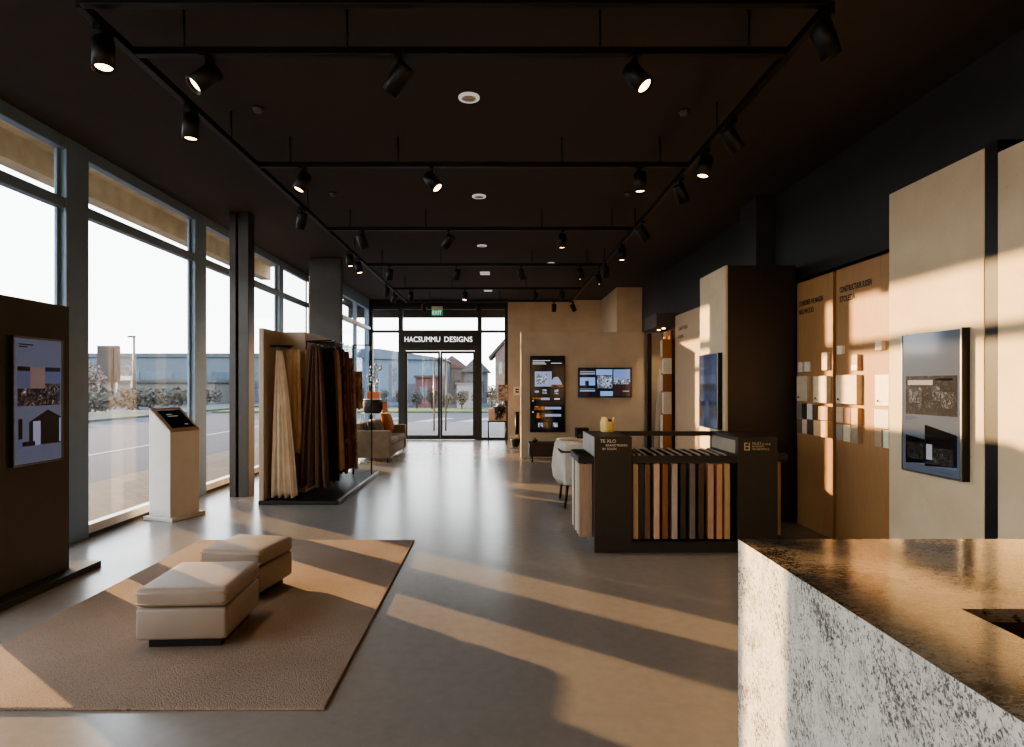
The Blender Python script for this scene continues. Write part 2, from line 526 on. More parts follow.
text('lettering', 'DESIGNS', .205, f.mtx(1.125, .115, .001), bpy.data.materials['sign white'], t, sx=.97)

# exit sign
t = thing('exit_sign', 'small green hanging EXIT sign above the entrance', 'exit sign', (-1.64, 15.9, 3.82))
for x in (-1.76, -1.52): MB().tube((x, 15.9, 3.82), (x, 15.9, 3.62), .008).build('hanging_rod', M['black'], t)
MB().box(-1.79, -1.49, 15.88, 15.92, 3.37, 3.53).build('sign_face', emit('exit green', '#1f9a6c', .30), t)
MB().box(-1.79, -1.49, 15.88, 15.92, 3.53, 3.62).build('housing', mat('pale sign housing', '#c9c8b4', .5), t)
f = Face((-1.79, 15.88, 3.37), '-y')
text('lettering', 'EXIT', .15, f.mtx(.02, .026, .001), emit('exit white', '#dff5e8', .5), t, sx=.82)

# ------------------------------------------------------------------ lighting tracks
ZT = 3.558
def track(label, p0, p1, rods):
    p0, p1 = Vector(p0), Vector(p1)
    t = thing('lighting_track', label, 'lighting track', (p0 + p1) / 2, group='black suspended lighting tracks')
    w = .024
    if abs(p1.x - p0.x) > abs(p1.y - p0.y):
        m = MB().box(p0.x, p1.x, p0.y - w, p0.y + w, ZT - w, ZT + w)
    else:
        m = MB().box(p0.x - w, p0.x + w, p0.y, p1.y, ZT - w, ZT + w)
    m.build('track_rail', M['black'], t, bevel=.004)
    for r in rods:
        q = (r, p0.y) if abs(p1.x - p0.x) > abs(p1.y - p0.y) else (p0.x, r)
        MB().tube((q[0], q[1], ZT + w), (q[0], q[1], ZC), .008, n=8).build('suspension_rod', M['black'], t)
XTL, XTR = -2.26, 1.80
barY = [3.17, 3.65, 5.52, 7.78, 10.1, 12.6, 14.45]
ordn = ['first', 'second', 'third', 'fourth', 'fifth', 'sixth', 'seventh', 'eighth']
track('black lighting track running lengthwise on the window side', (XTL, 3.19, ZT), (XTL, 14.6, ZT), [5.0, 7.0, 9.3, 11.4])
track('black lighting track running lengthwise on the display wall side', (XTR, 3.19, ZT), (XTR, 14.6, ZT), [4.85, 7.75, 10.0, 12.4])
barR = [[184, 347, 600, 749], [184, 347, 600, 749], [290, 398, 562, 660], [350, 426, 542, 612], [382, 441, 532, 587], [405, 452, 526], [430, 500, 560]]
for i, y in enumerate(barY):
    rods = [(px - 498) * y / F for px in barR[i]] if i else [-1.4, .9]
    if i == 0: rods = [-1.2, 1.0]
    track('black crossbar lighting track, %s one from the counter towards the entrance' % ordn[i], (XTL + .025, y, ZT), (XTR - .025, y, ZT), rods)

def spot_proto():
    t = thing('track_spotlight', '', 'spotlight', (0, 0, 0), group='black track spotlights')
    MB().box(-.022, .022, -.06, .06, -.05, -.024).tube((0, 0, -.05), (0, 0, -.10), .012).build('track_adapter', M['black'], t)
    # head modelled pointing along +Z from its pivot
    hd = MB().lathe([(.0, -.09), (.052, -.09), (.058, -.083), (.058, .095), (.053, .095), (.046, .070), (.0, .070)], 28).build('lamp_head', M['black'], t)
    MB().lathe([(.0, .0712), (.045, .0712), (.0452, .073), (0, .073)], 28).build('lens', M['lamp_off'], hd)
    return t
PROTO = spot_proto(); proto_used = False
lens_lit = None
n_spot = 0
def spot(x, y, aim, lit, label):
    global proto_used, lens_lit
    if proto_used: t = copy_tree(PROTO)
    else: t = PROTO; proto_used = True
    t.location = (x, y, ZT); t['label'] = label
    hd = [c for c in t.children if c.name.startswith('lamp_head')][0]
    d = Vector(aim).normalized()
    hd.rotation_mode = 'QUATERNION'
    hd.rotation_quaternion = d.to_track_quat('Z', 'Y')
    hd.location = Vector((0, 0, -.15)) + d * .015
    ln = hd.children[0]
    if lit:
        if lens_lit is None:
            lens_lit = ln.data.copy(); lens_lit.materials.clear(); lens_lit.materials.append(M['lamp_lit'])
        ln.data = lens_lit
        L = bpy.data.lights.new('spot_lamp', 'SPOT'); L.energy = 26 * lit; L.color = (1, .78, .52); L.spot_size = 1.0; L.spot_blend = .7; L.shadow_soft_size = .04
        lo = bpy.data.objects.new('spot_lamp', L); COL.objects.link(lo)
        lo.location = Vector((x, y, ZT)) + hd.location + d * .13
        lo.rotation_mode = 'QUATERNION'; lo.rotation_quaternion = (-d).to_track_quat('Z', 'Y')
DN = (0, -.06, -1)
for i, (y, aim, lit) in enumerate([(3.38, (.1, -.12, -1), 1), (4.34, (.02, -.05, -1), 1), (6.8, (-.22, .3, -1), 0), (9.0, (.12, -.1, -1), 0), (9.56, (.25, -.15, -1), .6), (12.0, (-.1, .2, -1), 0), (12.9, (-.4, .3, -1), 0)]):
    spot(XTL, y, aim, lit, 'black track spotlight on the window-side lengthwise track, %s from the counter' % ordn[i])
for i, (y, aim, lit) in enumerate([(3.25, (.42, .1, -1), 0), (4.56, (.8, .25, -1), 0), (5.13, (-.25, -.1, -1), 0), (5.83, (.5, .3, -1), 0), (7.37, (.75, .2, -1), 0), (8.56, (-.05, -.1, -1), .6), (9.9, (.1, .2, -1), 0), (10.6, (.15, -.1, -1), .6)]):
    spot(XTR, y, aim, lit, 'black track spotlight on the display-side lengthwise track, %s from the counter' % ordn[i])
heads = {1: [(207, (-.62, -.45, -.8), 1), (400, (-.75, .5, -.8), 0), (636, (.5, -.4, -.85), 1)],
         2: [(303, (-.35, -.3, -1), 1), (432, (.6, -.3, -.8), 1), (640, DN, 1)],
         3: [(362, (.35, .3, -1), 0), (449, (-.6, .4, -.9), 0), (562, DN, 1.2)],
         4: [(390, (-.12, .1, -1), .5), (457, (-.15, .2, -1), 0), (521, (.3, .2, -1), 0), (580, DN, .6)],
         5: [(411, DN, .5), (465, (-.1, -.3, -1), 1), (535, (-.3, .2, -1), 0), (562, (-.2, .2, -1), 0)],
         6: [(424, (.1, .2, -1), 0), (478, (-.1, .2, -1), 0), (554, (0, .35, -1), .8), (573, (.5, .3, -1), 0)]}
for b, hs in heads.items():
    for i, (px, aim, lit) in enumerate(hs):
        spot((px - 498) * barY[b] / F, barY[b], aim, lit, '%s black spotlight on the %s crossbar track, %s from the window side' % ('lit' if lit else 'unlit', ordn[b], ordn[i]))

# ceiling fittings
for px, py, r, lab in ((469, 97, .085, 'round pale recessed downlight nearest the counter'), (479, 196, .085, 'round pale recessed downlight, second from the counter'), (482, 245.5, .08, 'round pale recessed downlight, third from the counter'), (551, 263, .07, 'round pale recessed downlight over the fourth crossbar')):
    Y = F * (ZC - 1.5) / (385 - py); X = (px - 498) * Y / F
    t = thing('downlight', lab, 'downlight', (X, Y, ZC), group='round ceiling downlights')
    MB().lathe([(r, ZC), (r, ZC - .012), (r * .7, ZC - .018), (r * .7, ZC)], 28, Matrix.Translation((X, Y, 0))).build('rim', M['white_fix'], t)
    MB().lathe([(0, ZC - .014), (r * .68, ZC - .014), (r * .68, ZC), (0, ZC)], 24, Matrix.Translation((X, Y, 0))).build('diffuser', mat('pale diffuser', '#b9b2a6', .4), t)
for px, py, lab in ((485, 273, 'pale slotted ceiling vent with two slats'), (488, 290, 'pale slotted ceiling vent near the entrance')):
    Y = F * (ZC - 1.5) / (385 - py); X = (px - 498) * Y / F
    t = thing('ceiling_vent', lab, 'vent', (X, Y, ZC), group='slotted ceiling vents')
    for k in (-1, 1):
        MB().box(X - .1, X + .1, Y + k * .1 - .05, Y + k * .1 + .05, ZC - .015, ZC).build('slat', M['white_fix'], t)  # slats glow faintly, their brightness put into the material
for px, py, lab in ((258, 108, 'small dark smoke detector between the window track and the first downlight'), (684, 111, 'small dark smoke detector beside the display-side track'), (333, 193, 'small dark detector on the ceiling by the windows'), (628, 193, 'small dark detector above the straight lit spotlight')):
    Y = F * (ZC - 1.5) / (385 - py); X = (px - 498) * Y / F
    t = thing('smoke_detector', lab, 'smoke detector', (X, Y, ZC), group='smoke detectors on the ceiling')
    MB().lathe([(.04, ZC), (.04, ZC - .02), (.03, ZC - .035), (0, ZC - .035)], 20, Matrix.Translation((X, Y, 0))).build('housing', mat('detector grey', '#5a5753', .5), t)
    MB().lathe([(.05, ZC), (.05, ZC - .008), (.0, ZC - .008)], 20, Matrix.Translation((X, Y, 0))).build('base', M['black'], t)

# ------------------------------------------------------------------ screens
BL = lambda c, k: emit('screen tone %s %.2f' % (c, k), c, k, True)
def display(name, label, facing, o, W, H, depth, items, mats, cat='screen', frame=None, bezel=.012, base_col=None, edge=None):
    """Flat panel: o is the lower left corner (as seen) on the wall. items: list of polygons/rects (material index, pts or (u0,v0,u1,v1)) in 0..1."""
    f = Face(o, facing)
    c = f.p(W / 2, 0, 0)
    t = thing(name, label, cat, c)
    m = MB(); f.box(m, 0, 0, W, H, 0, depth); m.build('housing', frame or M['black'], t, bevel=.003)
    m = MB(); m.keep = True
    f.quad(m, bezel, bezel, W - bezel, H - bezel, depth + .0015)
    for k, (mi, pts) in enumerate(items):
        m.mi = mi
        if len(pts) == 4 and not isinstance(pts[0], tuple):
            u0, v0, u1, v1 = pts; pts = [(u0, v0), (u1, v0), (u1, v1), (u0, v1)]
        m.poly([f.p(bezel + u * (W - 2 * bezel), bezel + v * (H - 2 * bezel), depth + .002 + .0004 * (k + 1)) for u, v in pts])
    sc = m.build('screen', mats, t)
    if edge:
        m = MB(); f.box(m, 0, 0, edge, H, depth, depth + .006); f.box(m, W - edge, 0, W, H, depth, depth + .006)
        f.box(m, edge, 0, W - edge, edge, depth, depth + .006); f.box(m, edge, H - edge, W - edge, H, depth, depth + .006)
        m.build('bezel', M['steel'], t)
    return t, f

def tlines(mi, u, v, widths, h=.008, gap=.018):
    return [(mi, (u, v - k * gap - h, u + w, v - k * gap)) for k, w in enumerate(widths)]

ph_dark = photo_mat('dim interior photograph', [(.42, '#0d0b0b'), (.52, '#221f1d'), (.60, '#3d3834'), (.70, '#8d8885')], 22, .3)
ph_dusk = photo_mat('dusk photograph', [(.40, '#16100e'), (.5, '#30252a'), (.6, '#5d4e4a'), (.7, '#c0b6b0')], 26, .32)
ph_city = photo_mat('bright city photograph', [(.40, '#1c1e24'), (.48, '#5d636e'), (.54, '#93a3bb'), (.62, '#dfe6f0')], 22, .5)
ph_warm = photo_mat('warm food photograph', [(.4, '#17100a'), (.55, '#5a361b'), (.7, '#d8883e')], 9, .6)

# left board screen
scr_blue = BL('#6f7389', .21)
t, f = display('portrait_screen', 'portrait screen with two house pictures mounted on the brown board', '+x', (-3.40, 4.10, .925), .465, .92, .03,
    [(1, (.05, .46, .97, .74)), (2, (.05, .74, .97, .775))] +
    [(5, (.05, .60, .30, .74)), (5, (.62, .64, .97, .74)), (6, (.30, .60, .62, .775))] +
    [(2, [(.28, .14), (.97, .14), (.97, .36), (.68, .425), (.28, .33)]), (3, (.36, .14, .52, .335)), (2, (.06, .17, .14, .36)), (2, (.06, .14, .40, .175)), (4, (.06, .12, .14, .20)), (3, (.93, .15, .97, .35))] +
    tlines(2, .06, .955, [.30, .18], .009) + tlines(4, .08, .10, [.2, .24, .12], .006) + tlines(4, .52, .115, [.16, .12], .006),
    [scr_blue, ph_dusk, BL('#2c221f', .22), BL('#8d90ac', .30), BL('#5f6684', .26), BL('#5c627e', .24), BL('#84706c', .24)], edge=.006)

# right stone screen
t, f = display('portrait_screen', 'portrait screen with two interior pictures hung on the limestone panel', '-x', (3.2, 4.593, .842), .595, 1.05, .055,
    [(1, (.06, .415, .955, .695)), (2, (.10, .63, .55, .665)), (3, (.12, .50, .36, .61)), (3, (.55, .52, .68, .62)), (3, (.70, .47, .9, .58)), (4, (.60, .66, .88, .64 + .035))] +
    [(5, (.09, .055, .95, .20)), (4, [(.42, .05), (.955, .075), (.955, .29), (.42, .345)]), (1, (.10, .07, .90, .19)), (6, (.45, .10, .55, .21)), (4, [(.07, .05), (.42, .07), (.42, .24), (.07, .26)]), (1, (.10, .09, .40, .21))] +
    tlines(7, .06, .395, [.22, .14], .006, .014) + tlines(7, .7, .03, [.2], .005),
    [BL('#69717f', .17), ph_dark, BL('#a7a5a6', .22), photo_mat('sample wall photograph', [(.44, '#1d1917'), (.52, '#5d5650'), (.6, '#a9a39f')], 36, .3), BL('#181617', .25), BL('#6c7893', .22), BL('#a8aab2', .28), BL('#49546e', .22)],
    edge=.010)

# screen on the box column
def column_screen():
    return display('portrait_screen', 'narrow bluish screen on the narrow side of the brown display box', '-x', (2.488, 7.14, 1.0), .60, .86, .05,
        [(1, (.05, .50, .95, .68)), (1, (.05, .12, .95, .34)), (2, (.05, .60, .95, .72)), (2, (.05, .80, .5, .84)), (3, (.05, .30, .95, .36)), (2, [(.2, .12), (.6, .12), (.55, .34), (.4, .4)])],
        [BL('#465370', .18), photo_mat('dark lake photograph', [(.35, '#1b1f2e'), (.55, '#3b4358'), (.7, '#7d6a6a')], 9, .22, (1, 1, 2)), BL('#5a6684', .2), BL('#262e44', .18)], edge=.008)

# ------------------------------------------------------------------ brown board on the window side
t = thing('screen_board', 'tall dark brown freestanding board carrying a portrait screen by the windows', 'display board', (-3.45, 3.9, 0))
MB().box(-3.50, -3.40, 3.85, 4.68, .05, 2.12).build('board', mat('brown board laminate', '#3d362f', .5, 0, var=.06), t, bevel=.004)
MB().box(-3.80, -3.28, 3.68, 4.88, 0, .05).build('base', mat('black base plate', '#232120', .4), t, bevel=.004)

# ------------------------------------------------------------------ white kiosk
ang = math.atan2(.95, .3) - PI / 2    # local +x is the user side
t = thing('touch_kiosk', 'white pedestal kiosk with a slanted black touch tablet by the windows', 'kiosk', (-3.6, 6.48, 0), ang)
D, Wd = .30, .41
zl, zh = .977, 1.23
def kp(pts_xz, y0, y1):
    m = MB(); m.prism([(x, y0, z) for x, z in pts_xz], (0, y1 - y0, 0)); return m
kp([(-D, .04), (0, .04), (0, zl), (-D, zh)], 0, Wd).build('pedestal', M['white'], t, world=False, bevel=.006)
MB().box(-D - .05, .06, -.03, Wd + .03, 0, .04).build('base_plate', M['white'], t, world=False, bevel=.004)
sl = Vector((D, 0, zl - zh)); sl_n = Vector((-(zl - zh), 0, D)).normalized(); sd = sl.normalized()
o3 = Vector((-D, 0, zh))
def slab(a0, a1, y0, y1, h0, h1):
    m = MB(); base = [o3 + sd * a0, o3 + sd * a1]
    pts = [base[0] + Vector((0, y0, 0)) + sl_n * h0, base[1] + Vector((0, y0, 0)) + sl_n * h0, base[1] + Vector((0, y1, 0)) + sl_n * h0, base[0] + Vector((0, y1, 0)) + sl_n * h0]
    m.prism(pts, sl_n * (h1 - h0)); return m
LL = sl.length
slab(-.0, LL, -.0, Wd, .0005, .016).build('tray_surround', mat('brown wood surround', '#a4866a', .4), t, world=False, bevel=.003)
tb = slab(.05, LL - .05, .045, Wd - .045, .016, .024).build('tablet', M['screen_black'], t, world=False, bevel=.003)
m = MB(); m.keep = True
for (a, y0, y1) in ((.12, .12, .2), (.15, .12, .26), (LL - .1, .25, .3)):
    s2 = [o3 + sd * a + Vector((0, y0, 0)) + sl_n * .0246, o3 + sd * (a + .016) + Vector((0, y0, 0)) + sl_n * .0246, o3 + sd * (a + .016) + Vector((0, y1, 0)) + sl_n * .0246, o3 + sd * a + Vector((0, y1, 0)) + sl_n * .0246]
    m.poly(s2)
m.build('screen_icons', BL('#8a8a88', .3), tb, world=False)

# ------------------------------------------------------------------ rug and ottomans
single('area_rug', MB().box(-2.86, -.80, 2.715, 5.67, 0, .014), M['carpet'], 'large beige woven rug lying under the two leather ottomans', 'rug', (-1.83, 4.2, 0), bevel=.006)
def ottoman(label, cx, cy, w, d, rot):
    t = thing('ottoman', label, 'ottoman', (cx, cy, .014), rot, group='leather ottomans on the rug')
    x, y = w / 2, d / 2
    MB().soft(-x, x, -y, y, .055, .235, .018).build('seat_box', M['leather'], t, world=False)
    cu = MB()
    n = 16
    cu.soft(-x - .004, x + .004, -y - .004, y + .004, .237, .345, .03, 4)
    for v in cu.b.verts:
        if v.co.z > .3:
            k = (1 - min(1, abs(v.co.x / x)) ** 2) * (1 - min(1, abs(v.co.y / y)) ** 2)
            v.co.z += .03 * k
    c = cu.build('cushion', M['leather'], t, world=False)
    sb = c.modifiers.new('soft', 'SUBSURF'); sb.levels = 1; sb.render_levels = 1
    pp = MB()
    for z in (.262, .318):
        for a, b in (((-x - .002, -y - .002), (x + .002, -y - .002)), ((x + .002, -y - .002), (x + .002, y + .002)), ((x + .002, y + .002), (-x - .002, y + .002)), ((-x - .002, y + .002), (-x - .002, -y - .002))):
            pp.tube((a[0] * .985, a[1] * .985, z), (b[0] * .985, b[1] * .985, z), .005, n=6)
    pp.build('piping', mat('beige piping', '#95816a', .5), c, world=False)
    MB().box(-x + .05, x - .05, -y + .05, y - .05, 0, .055).build('plinth', M['black'], t, world=False)
ottoman('beige leather cube ottoman in front, nearer the brown screen board', -1.79, 3.57, .50, .53, .05)
ottoman('beige leather cube ottoman behind its twin, nearer the far rug edge', -1.815, 4.29, .45, .44, -.17)

# ------------------------------------------------------------------ reception counter
t = thing('reception_counter', 'large granite reception counter with a polished worktop and sunken recess', 'counter', (1.9, .8, 0))
ZK = 1.0
MB().prism([(.78, -.8, 0), (.83, -.8, 0), (.83, -.8, ZK - .051), (.78, -.8, ZK - .001)], (0, 2.716, 0)).build('side_panel', M['granite_side'], t)
MB().box(.83, 2.9, 1.87, 1.916, 0, ZK - .0305).build('front_panel', M['granite_side'], t)
m = MB().prism([(.7805, 1.318, ZK), (2.9, 1.318, ZK), (2.9, 1.318, ZK - .03), (.8105, 1.318, ZK - .03)], (0, .598, 0))
m.prism([(.7805, -.8, ZK), (1.035, -.8, ZK), (1.035, -.8, ZK - .03), (.8105, -.8, ZK - .03)], (0, 2.118, 0))
m.box(2.5, 2.9, -.8, 1.318, ZK - .03, ZK)
m.build('worktop', M['granite_top'], t)
MB().box(1.035, 2.5, -.8, 1.318, .86, .88).build('recessed_shelf', M['dark_wood'], t)
MB().box(1.0, 1.03, -.8, 1.318, .62, ZK - .031).box(.84, 2.9, 1.32, 1.35, .62, ZK - .031).build('inner_lining', M['dark_wood'], t)

# ------------------------------------------------------------------ sample island
t = thing('sample_island', 'dark island stand holding hanging floor sample boards behind the granite counter', 'display stand', (1.67, 5.6, 0))
Y0, Y1 = 5.27, 5.97
MB().box(.862, 1.197, Y0, Y1, 0, 1.035).build('end_pillar', M['brown_dark'], t, bevel=.004)
MB().box(2.144, 2.50, Y0, Y1, 0, 1.035).build('end_pillar', M['brown_dark'], t, bevel=.004)
MB().box(1.197, 2.144, Y0 + .005, Y1, 0, .10).build('plinth', M['black_matte'], t)
MB().box(1.197, 2.144, Y1 - .05, Y1, .99, 1.035).build('back_rail', M['brown_dark'], t)
MB().box(1.197, 2.144, Y1 - .10, Y1 - .06, .10, .80).build('back_panel', M['black_matte'], t)
MB().box(1.197, 2.144, Y0 + .02, Y0 + .05, .80, .865).build('hanging_rail', M['black_matte'], t)
MB().box(1.197, 2.144, Y1 - .15, Y1 - .11, .80, .865).build('hanging_rail', M['black_matte'], t)
MB().box(.860, .8615, Y0 + .001, Y1 - .001, .86, 1.034).build('painted_lit_side', mat('lit side grey', '#8d8b88', .5), t)  # thin grey sheet paints in the light on the pillar's outer side
MB().box(2.1425, 2.1435, Y0 + .06, Y1 - .06, .88, 1.0).build('painted_lit_inner', mat('lit inner grey', '#8d8578', .5), t)  # thin grey sheet paints in the lit inner side of the other pillar
MB().box(.73, .862, 5.36, 5.93, .79, .85).build('side_hanging_rail', M['black_matte'], t)
MB().box(2.50, 2.66, 5.42, 5.52, .80, .865).build('side_hanging_rail', M['black_matte'], t)
pale = mat('pale print', '#cfc8bd', .6)
f = Face((.862, Y0, 0), '-y')
text('lettering', 'TE XLO', .042, f.mtx(.05, .985, .0005), pale, t, .001)
text('lettering', 'BRANDTEGNES', .028, f.mtx(.10, .952, .0005), pale, t, .001)
text('lettering', 'BY SOLEN', .028, f.mtx(.07, .92, .0005), pale, t, .001)
f = Face((2.144, Y0, 0), '-y')
gold = mat('pale gold print', '#a8997c', .6)
m = MB()
for a in ((.055, .915, .065, .985), (.095, .915, .105, .985), (.065, .975, .085, .985), (.065, .915, .095, .925), (.065, .945, .08, .955), (.08, .945, .095, .955)):
    f.box(m, *a, 0, .001)
m.build('emblem', gold, t)
text('lettering', 'MUST', .034, f.mtx(.125, .965, .0005), gold, t, .001)
text('lettering', 'A LINE', .026, f.mtx(.215, .963, .0005), gold, t, .001)
text('lettering', 'BEHAUSEN', .022, f.mtx(.125, .944, .0005), gold, t, .001)
text('lettering', 'WORKSPACE', .026, f.mtx(.125, .918, .0005), gold, t, .001)

samples = [(635.6, '#a48a72', 'beige'), (641.4, '#1d1815', 'dark marbled'), (647.4, '#6b4c38', 'mid brown'), (656.9, '#c2a68c', 'cream'), (665.3, '#7c5230', 'orange brown'), (674.9, '#a99a8e', 'light grey'),
           (683.3, '#2c2622', 'black'), (692.7, '#6d655f', 'stone grey'), (701.3, '#46301f', 'dark brown'), (711.0, '#b48f75', 'pinkish tan'), (719.7, '#b98c6c', 'salmon'), (727.4, '#b0906a', 'straw tan')]
def hang_board(label, x0, x1, y0, y1, col, nm, zt=.79):
    t = thing('sample_board', label, 'sample board', ((x0 + x1) / 2, (y0 + y1) / 2, .11), group='floor sample boards hanging on the island')
    MB().box(x0, x1, y0, y1, .115, zt).build('board', wood('sample ' + nm, col, '#%02x%02x%02x' % tuple(int(int(col[i:i + 2], 16) * .82) for i in (1, 3, 5)), 'z', 4), t, bevel=.002)
    return t
for i, (px, col, nm) in enumerate(samples):
    x = (px - 498) * 5.3 / F + .0
    t = hang_board('%s floor sample board hanging in the front of the island' % nm, x - .024, x + .024, 5.30, 5.80, col, nm)
    m = MB().prism([(x - .028, 5.29, .866), (x - .010, 5.29, .866), (x + .028, 5.86, .866), (x + .010, 5.86, .866)], (0, 0, .012))
    m.tube((x, 5.34, .79), (x, 5.34, .87), .006, n=6)
    m.build('hanger', mat('hanger grey ' + nm, '#8b8278', .4), t)
for i, (y, col, nm) in enumerate(((5.40, '#a38a73', 'taupe oak'), (5.52, '#c9b9a4', 'ivory'), (5.64, '#d9d2c6', 'white'), (5.76, '#8a7664', 'grey oak'), (5.86, '#d4cabb', 'chalk'))):
    t = hang_board('%s sample board on the window-facing end of the island' % nm, .74, .858, y - .022, y + .022, col, nm, .78)
    MB().box(.735, .855, y - .02, y + .02, .851, .861).box(.78, .81, y - .008, y + .008, .78, .851).build('hanger', M['black'], t)
t = hang_board('honey oak sample board on the wall-facing end of the island', 2.553, 2.607, 5.44, 5.50, '#a38865', 'honey oak')
MB().box(2.555, 2.60, 5.44, 5.50, .866, .876).box(2.57, 2.585, 5.46, 5.48, .79, .866).build('hanger', M['black'], t)

# yellow cup on the island
t = thing('candle_cup', 'pale yellow notched cup standing on the dark island top', 'cup', (1.085, 5.86, 1.035))
cupm = mat('warm ivory glaze', '#d9c07c', .5)
cup = MB()
prof = [(.0, 0), (.060, 0), (.066, .01), (.070, .085), (.072, .12)]
mt = Matrix.Translation((1.085, 5.86, 1.035))
cup.lathe(prof, 32, mt)
cup.b.faces.ensure_lookup_table()
top = [v for v in cup.b.verts if v.co.z > 1.035 + .11]
for v in top:
    a = math.atan2(v.co.y - 5.86, v.co.x - 1.085)
    v.co.z += .025 * (1 if math.cos(3 * a + .2) > 0 else -.6)
bmesh.ops.delete(cup.b, geom=[f_ for f_ in cup.b.faces if all(v in top for v in f_.verts)], context='FACES')
o = cup.build('cup_body', cupm, t); sl_ = o.modifiers.new('wall', 'SOLIDIFY'); sl_.thickness = .006
m = MB()
for k in range(7):
    a = k * .9
    m.lathe([(0, -.022), (.016, -.014), (.021, 0), (.016, .014), (0, .022)], 10, Matrix.Translation((1.085 + .032 * math.cos(a), 5.86 + .032 * math.sin(a), 1.035 + .105)))
m.build('dark_fruit', mat('dark berries', '#3a2a2a', .4), t)

# ------------------------------------------------------------------ armchair and console behind
t = thing('armchair', 'pale upholstered armchair with dark legs behind the sample island', 'armchair', (1.15, 7.5, 0))
up = fabric('pale grey upholstery', '#b9b2a8')
MB().soft(.82, 1.55, 7.17, 7.83, .30, .47, .04).build('seat', up, t)
m = MB()
pts = []
for k in range(13):
    a = -1.35 + 2.7 * k / 12
    pts.append(a)
for z0, z1, bul in ((.30, .45, 0), (.45, .62, .02), (.62, .80, .0)):
    pass
bk = MB(); rows = []
for z, r in ((.28, .34), (.36, .39), (.48, .405), (.62, .39), (.74, .37), (.80, .35)):
    row = []
    for a in pts:
        row.append((1.12 - r * math.cos(a) * 1.0, 7.5 + r * .86 * math.sin(a), z))
    rows.append(row)
vs = [[bk.b.verts.new(p) for p in row] for row in rows]
for a, b in zip(vs, vs[1:]):
    for i in range(len(a) - 1):
        fc = bk.b.faces.new((a[i], a[i + 1], b[i + 1], b[i])); fc.smooth = True
o = bk.build('backrest', up, t); sm = o.modifiers.new('pad', 'SOLIDIFY'); sm.thickness = .07; sm.offset = 0
MB().soft(.80, 1.5, 7.14, 7.22, .28, .79, .03).build('arm', up, t)
MB().soft(.80, 1.5, 7.78, 7.86, .28, .79, .03).build('arm', up, t)
MB().tube((.765, 7.12, .69), (1.5, 7.12, .69), .012).tube((.765, 7.12, .69), (.745, 7.5, .71), .012).build('arm_rail', M['black'], t)
MB().pillow(.55, .40, .13, Matrix.Translation((1.18, 7.5, .53)) @ Matrix.Rotation(PI / 2, 4, 'X')).build('seat_cushion', fabric('cream cushion cloth', '#d2bf9f'), t)
for x, y in ((.85, 7.2), (1.48, 7.2), (.85, 7.8), (1.48, 7.8)):
    MB().tube((x, y, .30), (x - (.03 if x < 1 else -.03), y, 0), .022, .013).build('leg', M['black'], t)

t = thing('console_bench', 'low black console bench standing against the beige screen wall', 'console', (1.3, 11.6, 0))
MB().box(.60, 2.05, 11.35, 11.85, .12, .37).build('cabinet_body', mat('black brown wood', '#2b221c', .45), t, bevel=.008)
for x in (.66, 1.99):
    for y in (11.4, 11.8):
        MB().tube((x, y, .12), (x, y, 0), .022, .016).build('leg', M['black'], t)
MB().box(.66, 1.30, 11.345, 11.35, .15, .34).build('drawer', M['dark_wood'], t)
MB().box(1.34, 1.99, 11.345, 11.35, .15, .34).build('drawer', M['dark_wood'], t)
t = thing('speaker_box', 'small black box speaker on the console behind the armchair', 'speaker', (1.64, 11.55, .37))
MB().box(1.52, 1.76, 11.43, 11.67, .37, .66).build('cabinet', M['black'], t, bevel=.006)
MB().lathe([(.0, 0), (.08, 0), (.085, .006), (.0, .008)], 20, Matrix.Translation((1.64, 11.43, .50)) @ Matrix.Rotation(PI / 2, 4, 'X')).build('driver_cone', M['black_matte'], t)
t = thing('trinket_bowl', 'small dark bowl on the end of the black console bench', 'bowl', (.72, 11.55, .37))
MB().lathe([(0, .37), (.03, .37), (.05, .40), (.075, .43), (.07, .43), (.04, .395), (0, .385)], 20, Matrix.Translation((.72, 11.55, 0))).build('bowl_body', M['dark_wood'], t)
MB().lathe([(0, .385), (.03, .39), (.035, .44), (.015, .47), (0, .475)], 12, Matrix.Translation((.72, 11.55, 0))).build('dried_pod', mat('rust pod', '#6e4630', .6), t)

# ------------------------------------------------------------------ beige screen wall
struct('wall_partition', MB().box(.47, 3.01, 12.1, 12.3, .0, 2.587).box(3.01, XR, 12.15, 12.3, 0, 2.58), M['plaster'], 'beige plaster partition carrying two dark screens', 'partition', bevel=.006)
wt = BL('#c9c9cc', .42)
its = tlines(1, .06, .95, [.52, .36, .40], .010, .022) + [(1, (.60, .905, .92, .915)), (3, (.12, .60, .62, .80)), (2, (.17, .63, .48, .77)), (3, [(.62, .60), (.95, .60), (.88, .68), (.80, .73), (.68, .72), (.62, .68)]), (4, (.60, .595, .95, .625)),
    (3, (.12, .52, .24, .545)), (2, (.34, .50, .48, .56)), (2, (.70, .50, .82, .56)), (4, (.06, .43, .56, .455)), (3, (.30, .42, .56, .45)), (1, (.70, .425, .86, .445)),
    (4, (.10, .285, .46, .34)), (3, (.42, .295, .90, .33)), (4, (.16, .18, .42, .25)), (3, (.42, .20, .90, .235)), (2, (.22, .06, .36, .12)), (4, (.37, .05, .52, .12)), (2, (.66, .06, .80, .12)), (1, (.05, .40, .08, .42)), (1, (.05, .25, .08, .27))]
display('info_totem_screen', 'tall narrow dark menu screen on the beige partition', '-y', (.656, 12.1, .536), .715, 1.56, .04, its, [BL('#101318', .30), wt, ph_city, BL('#8a9bbd', .42), ph_warm])
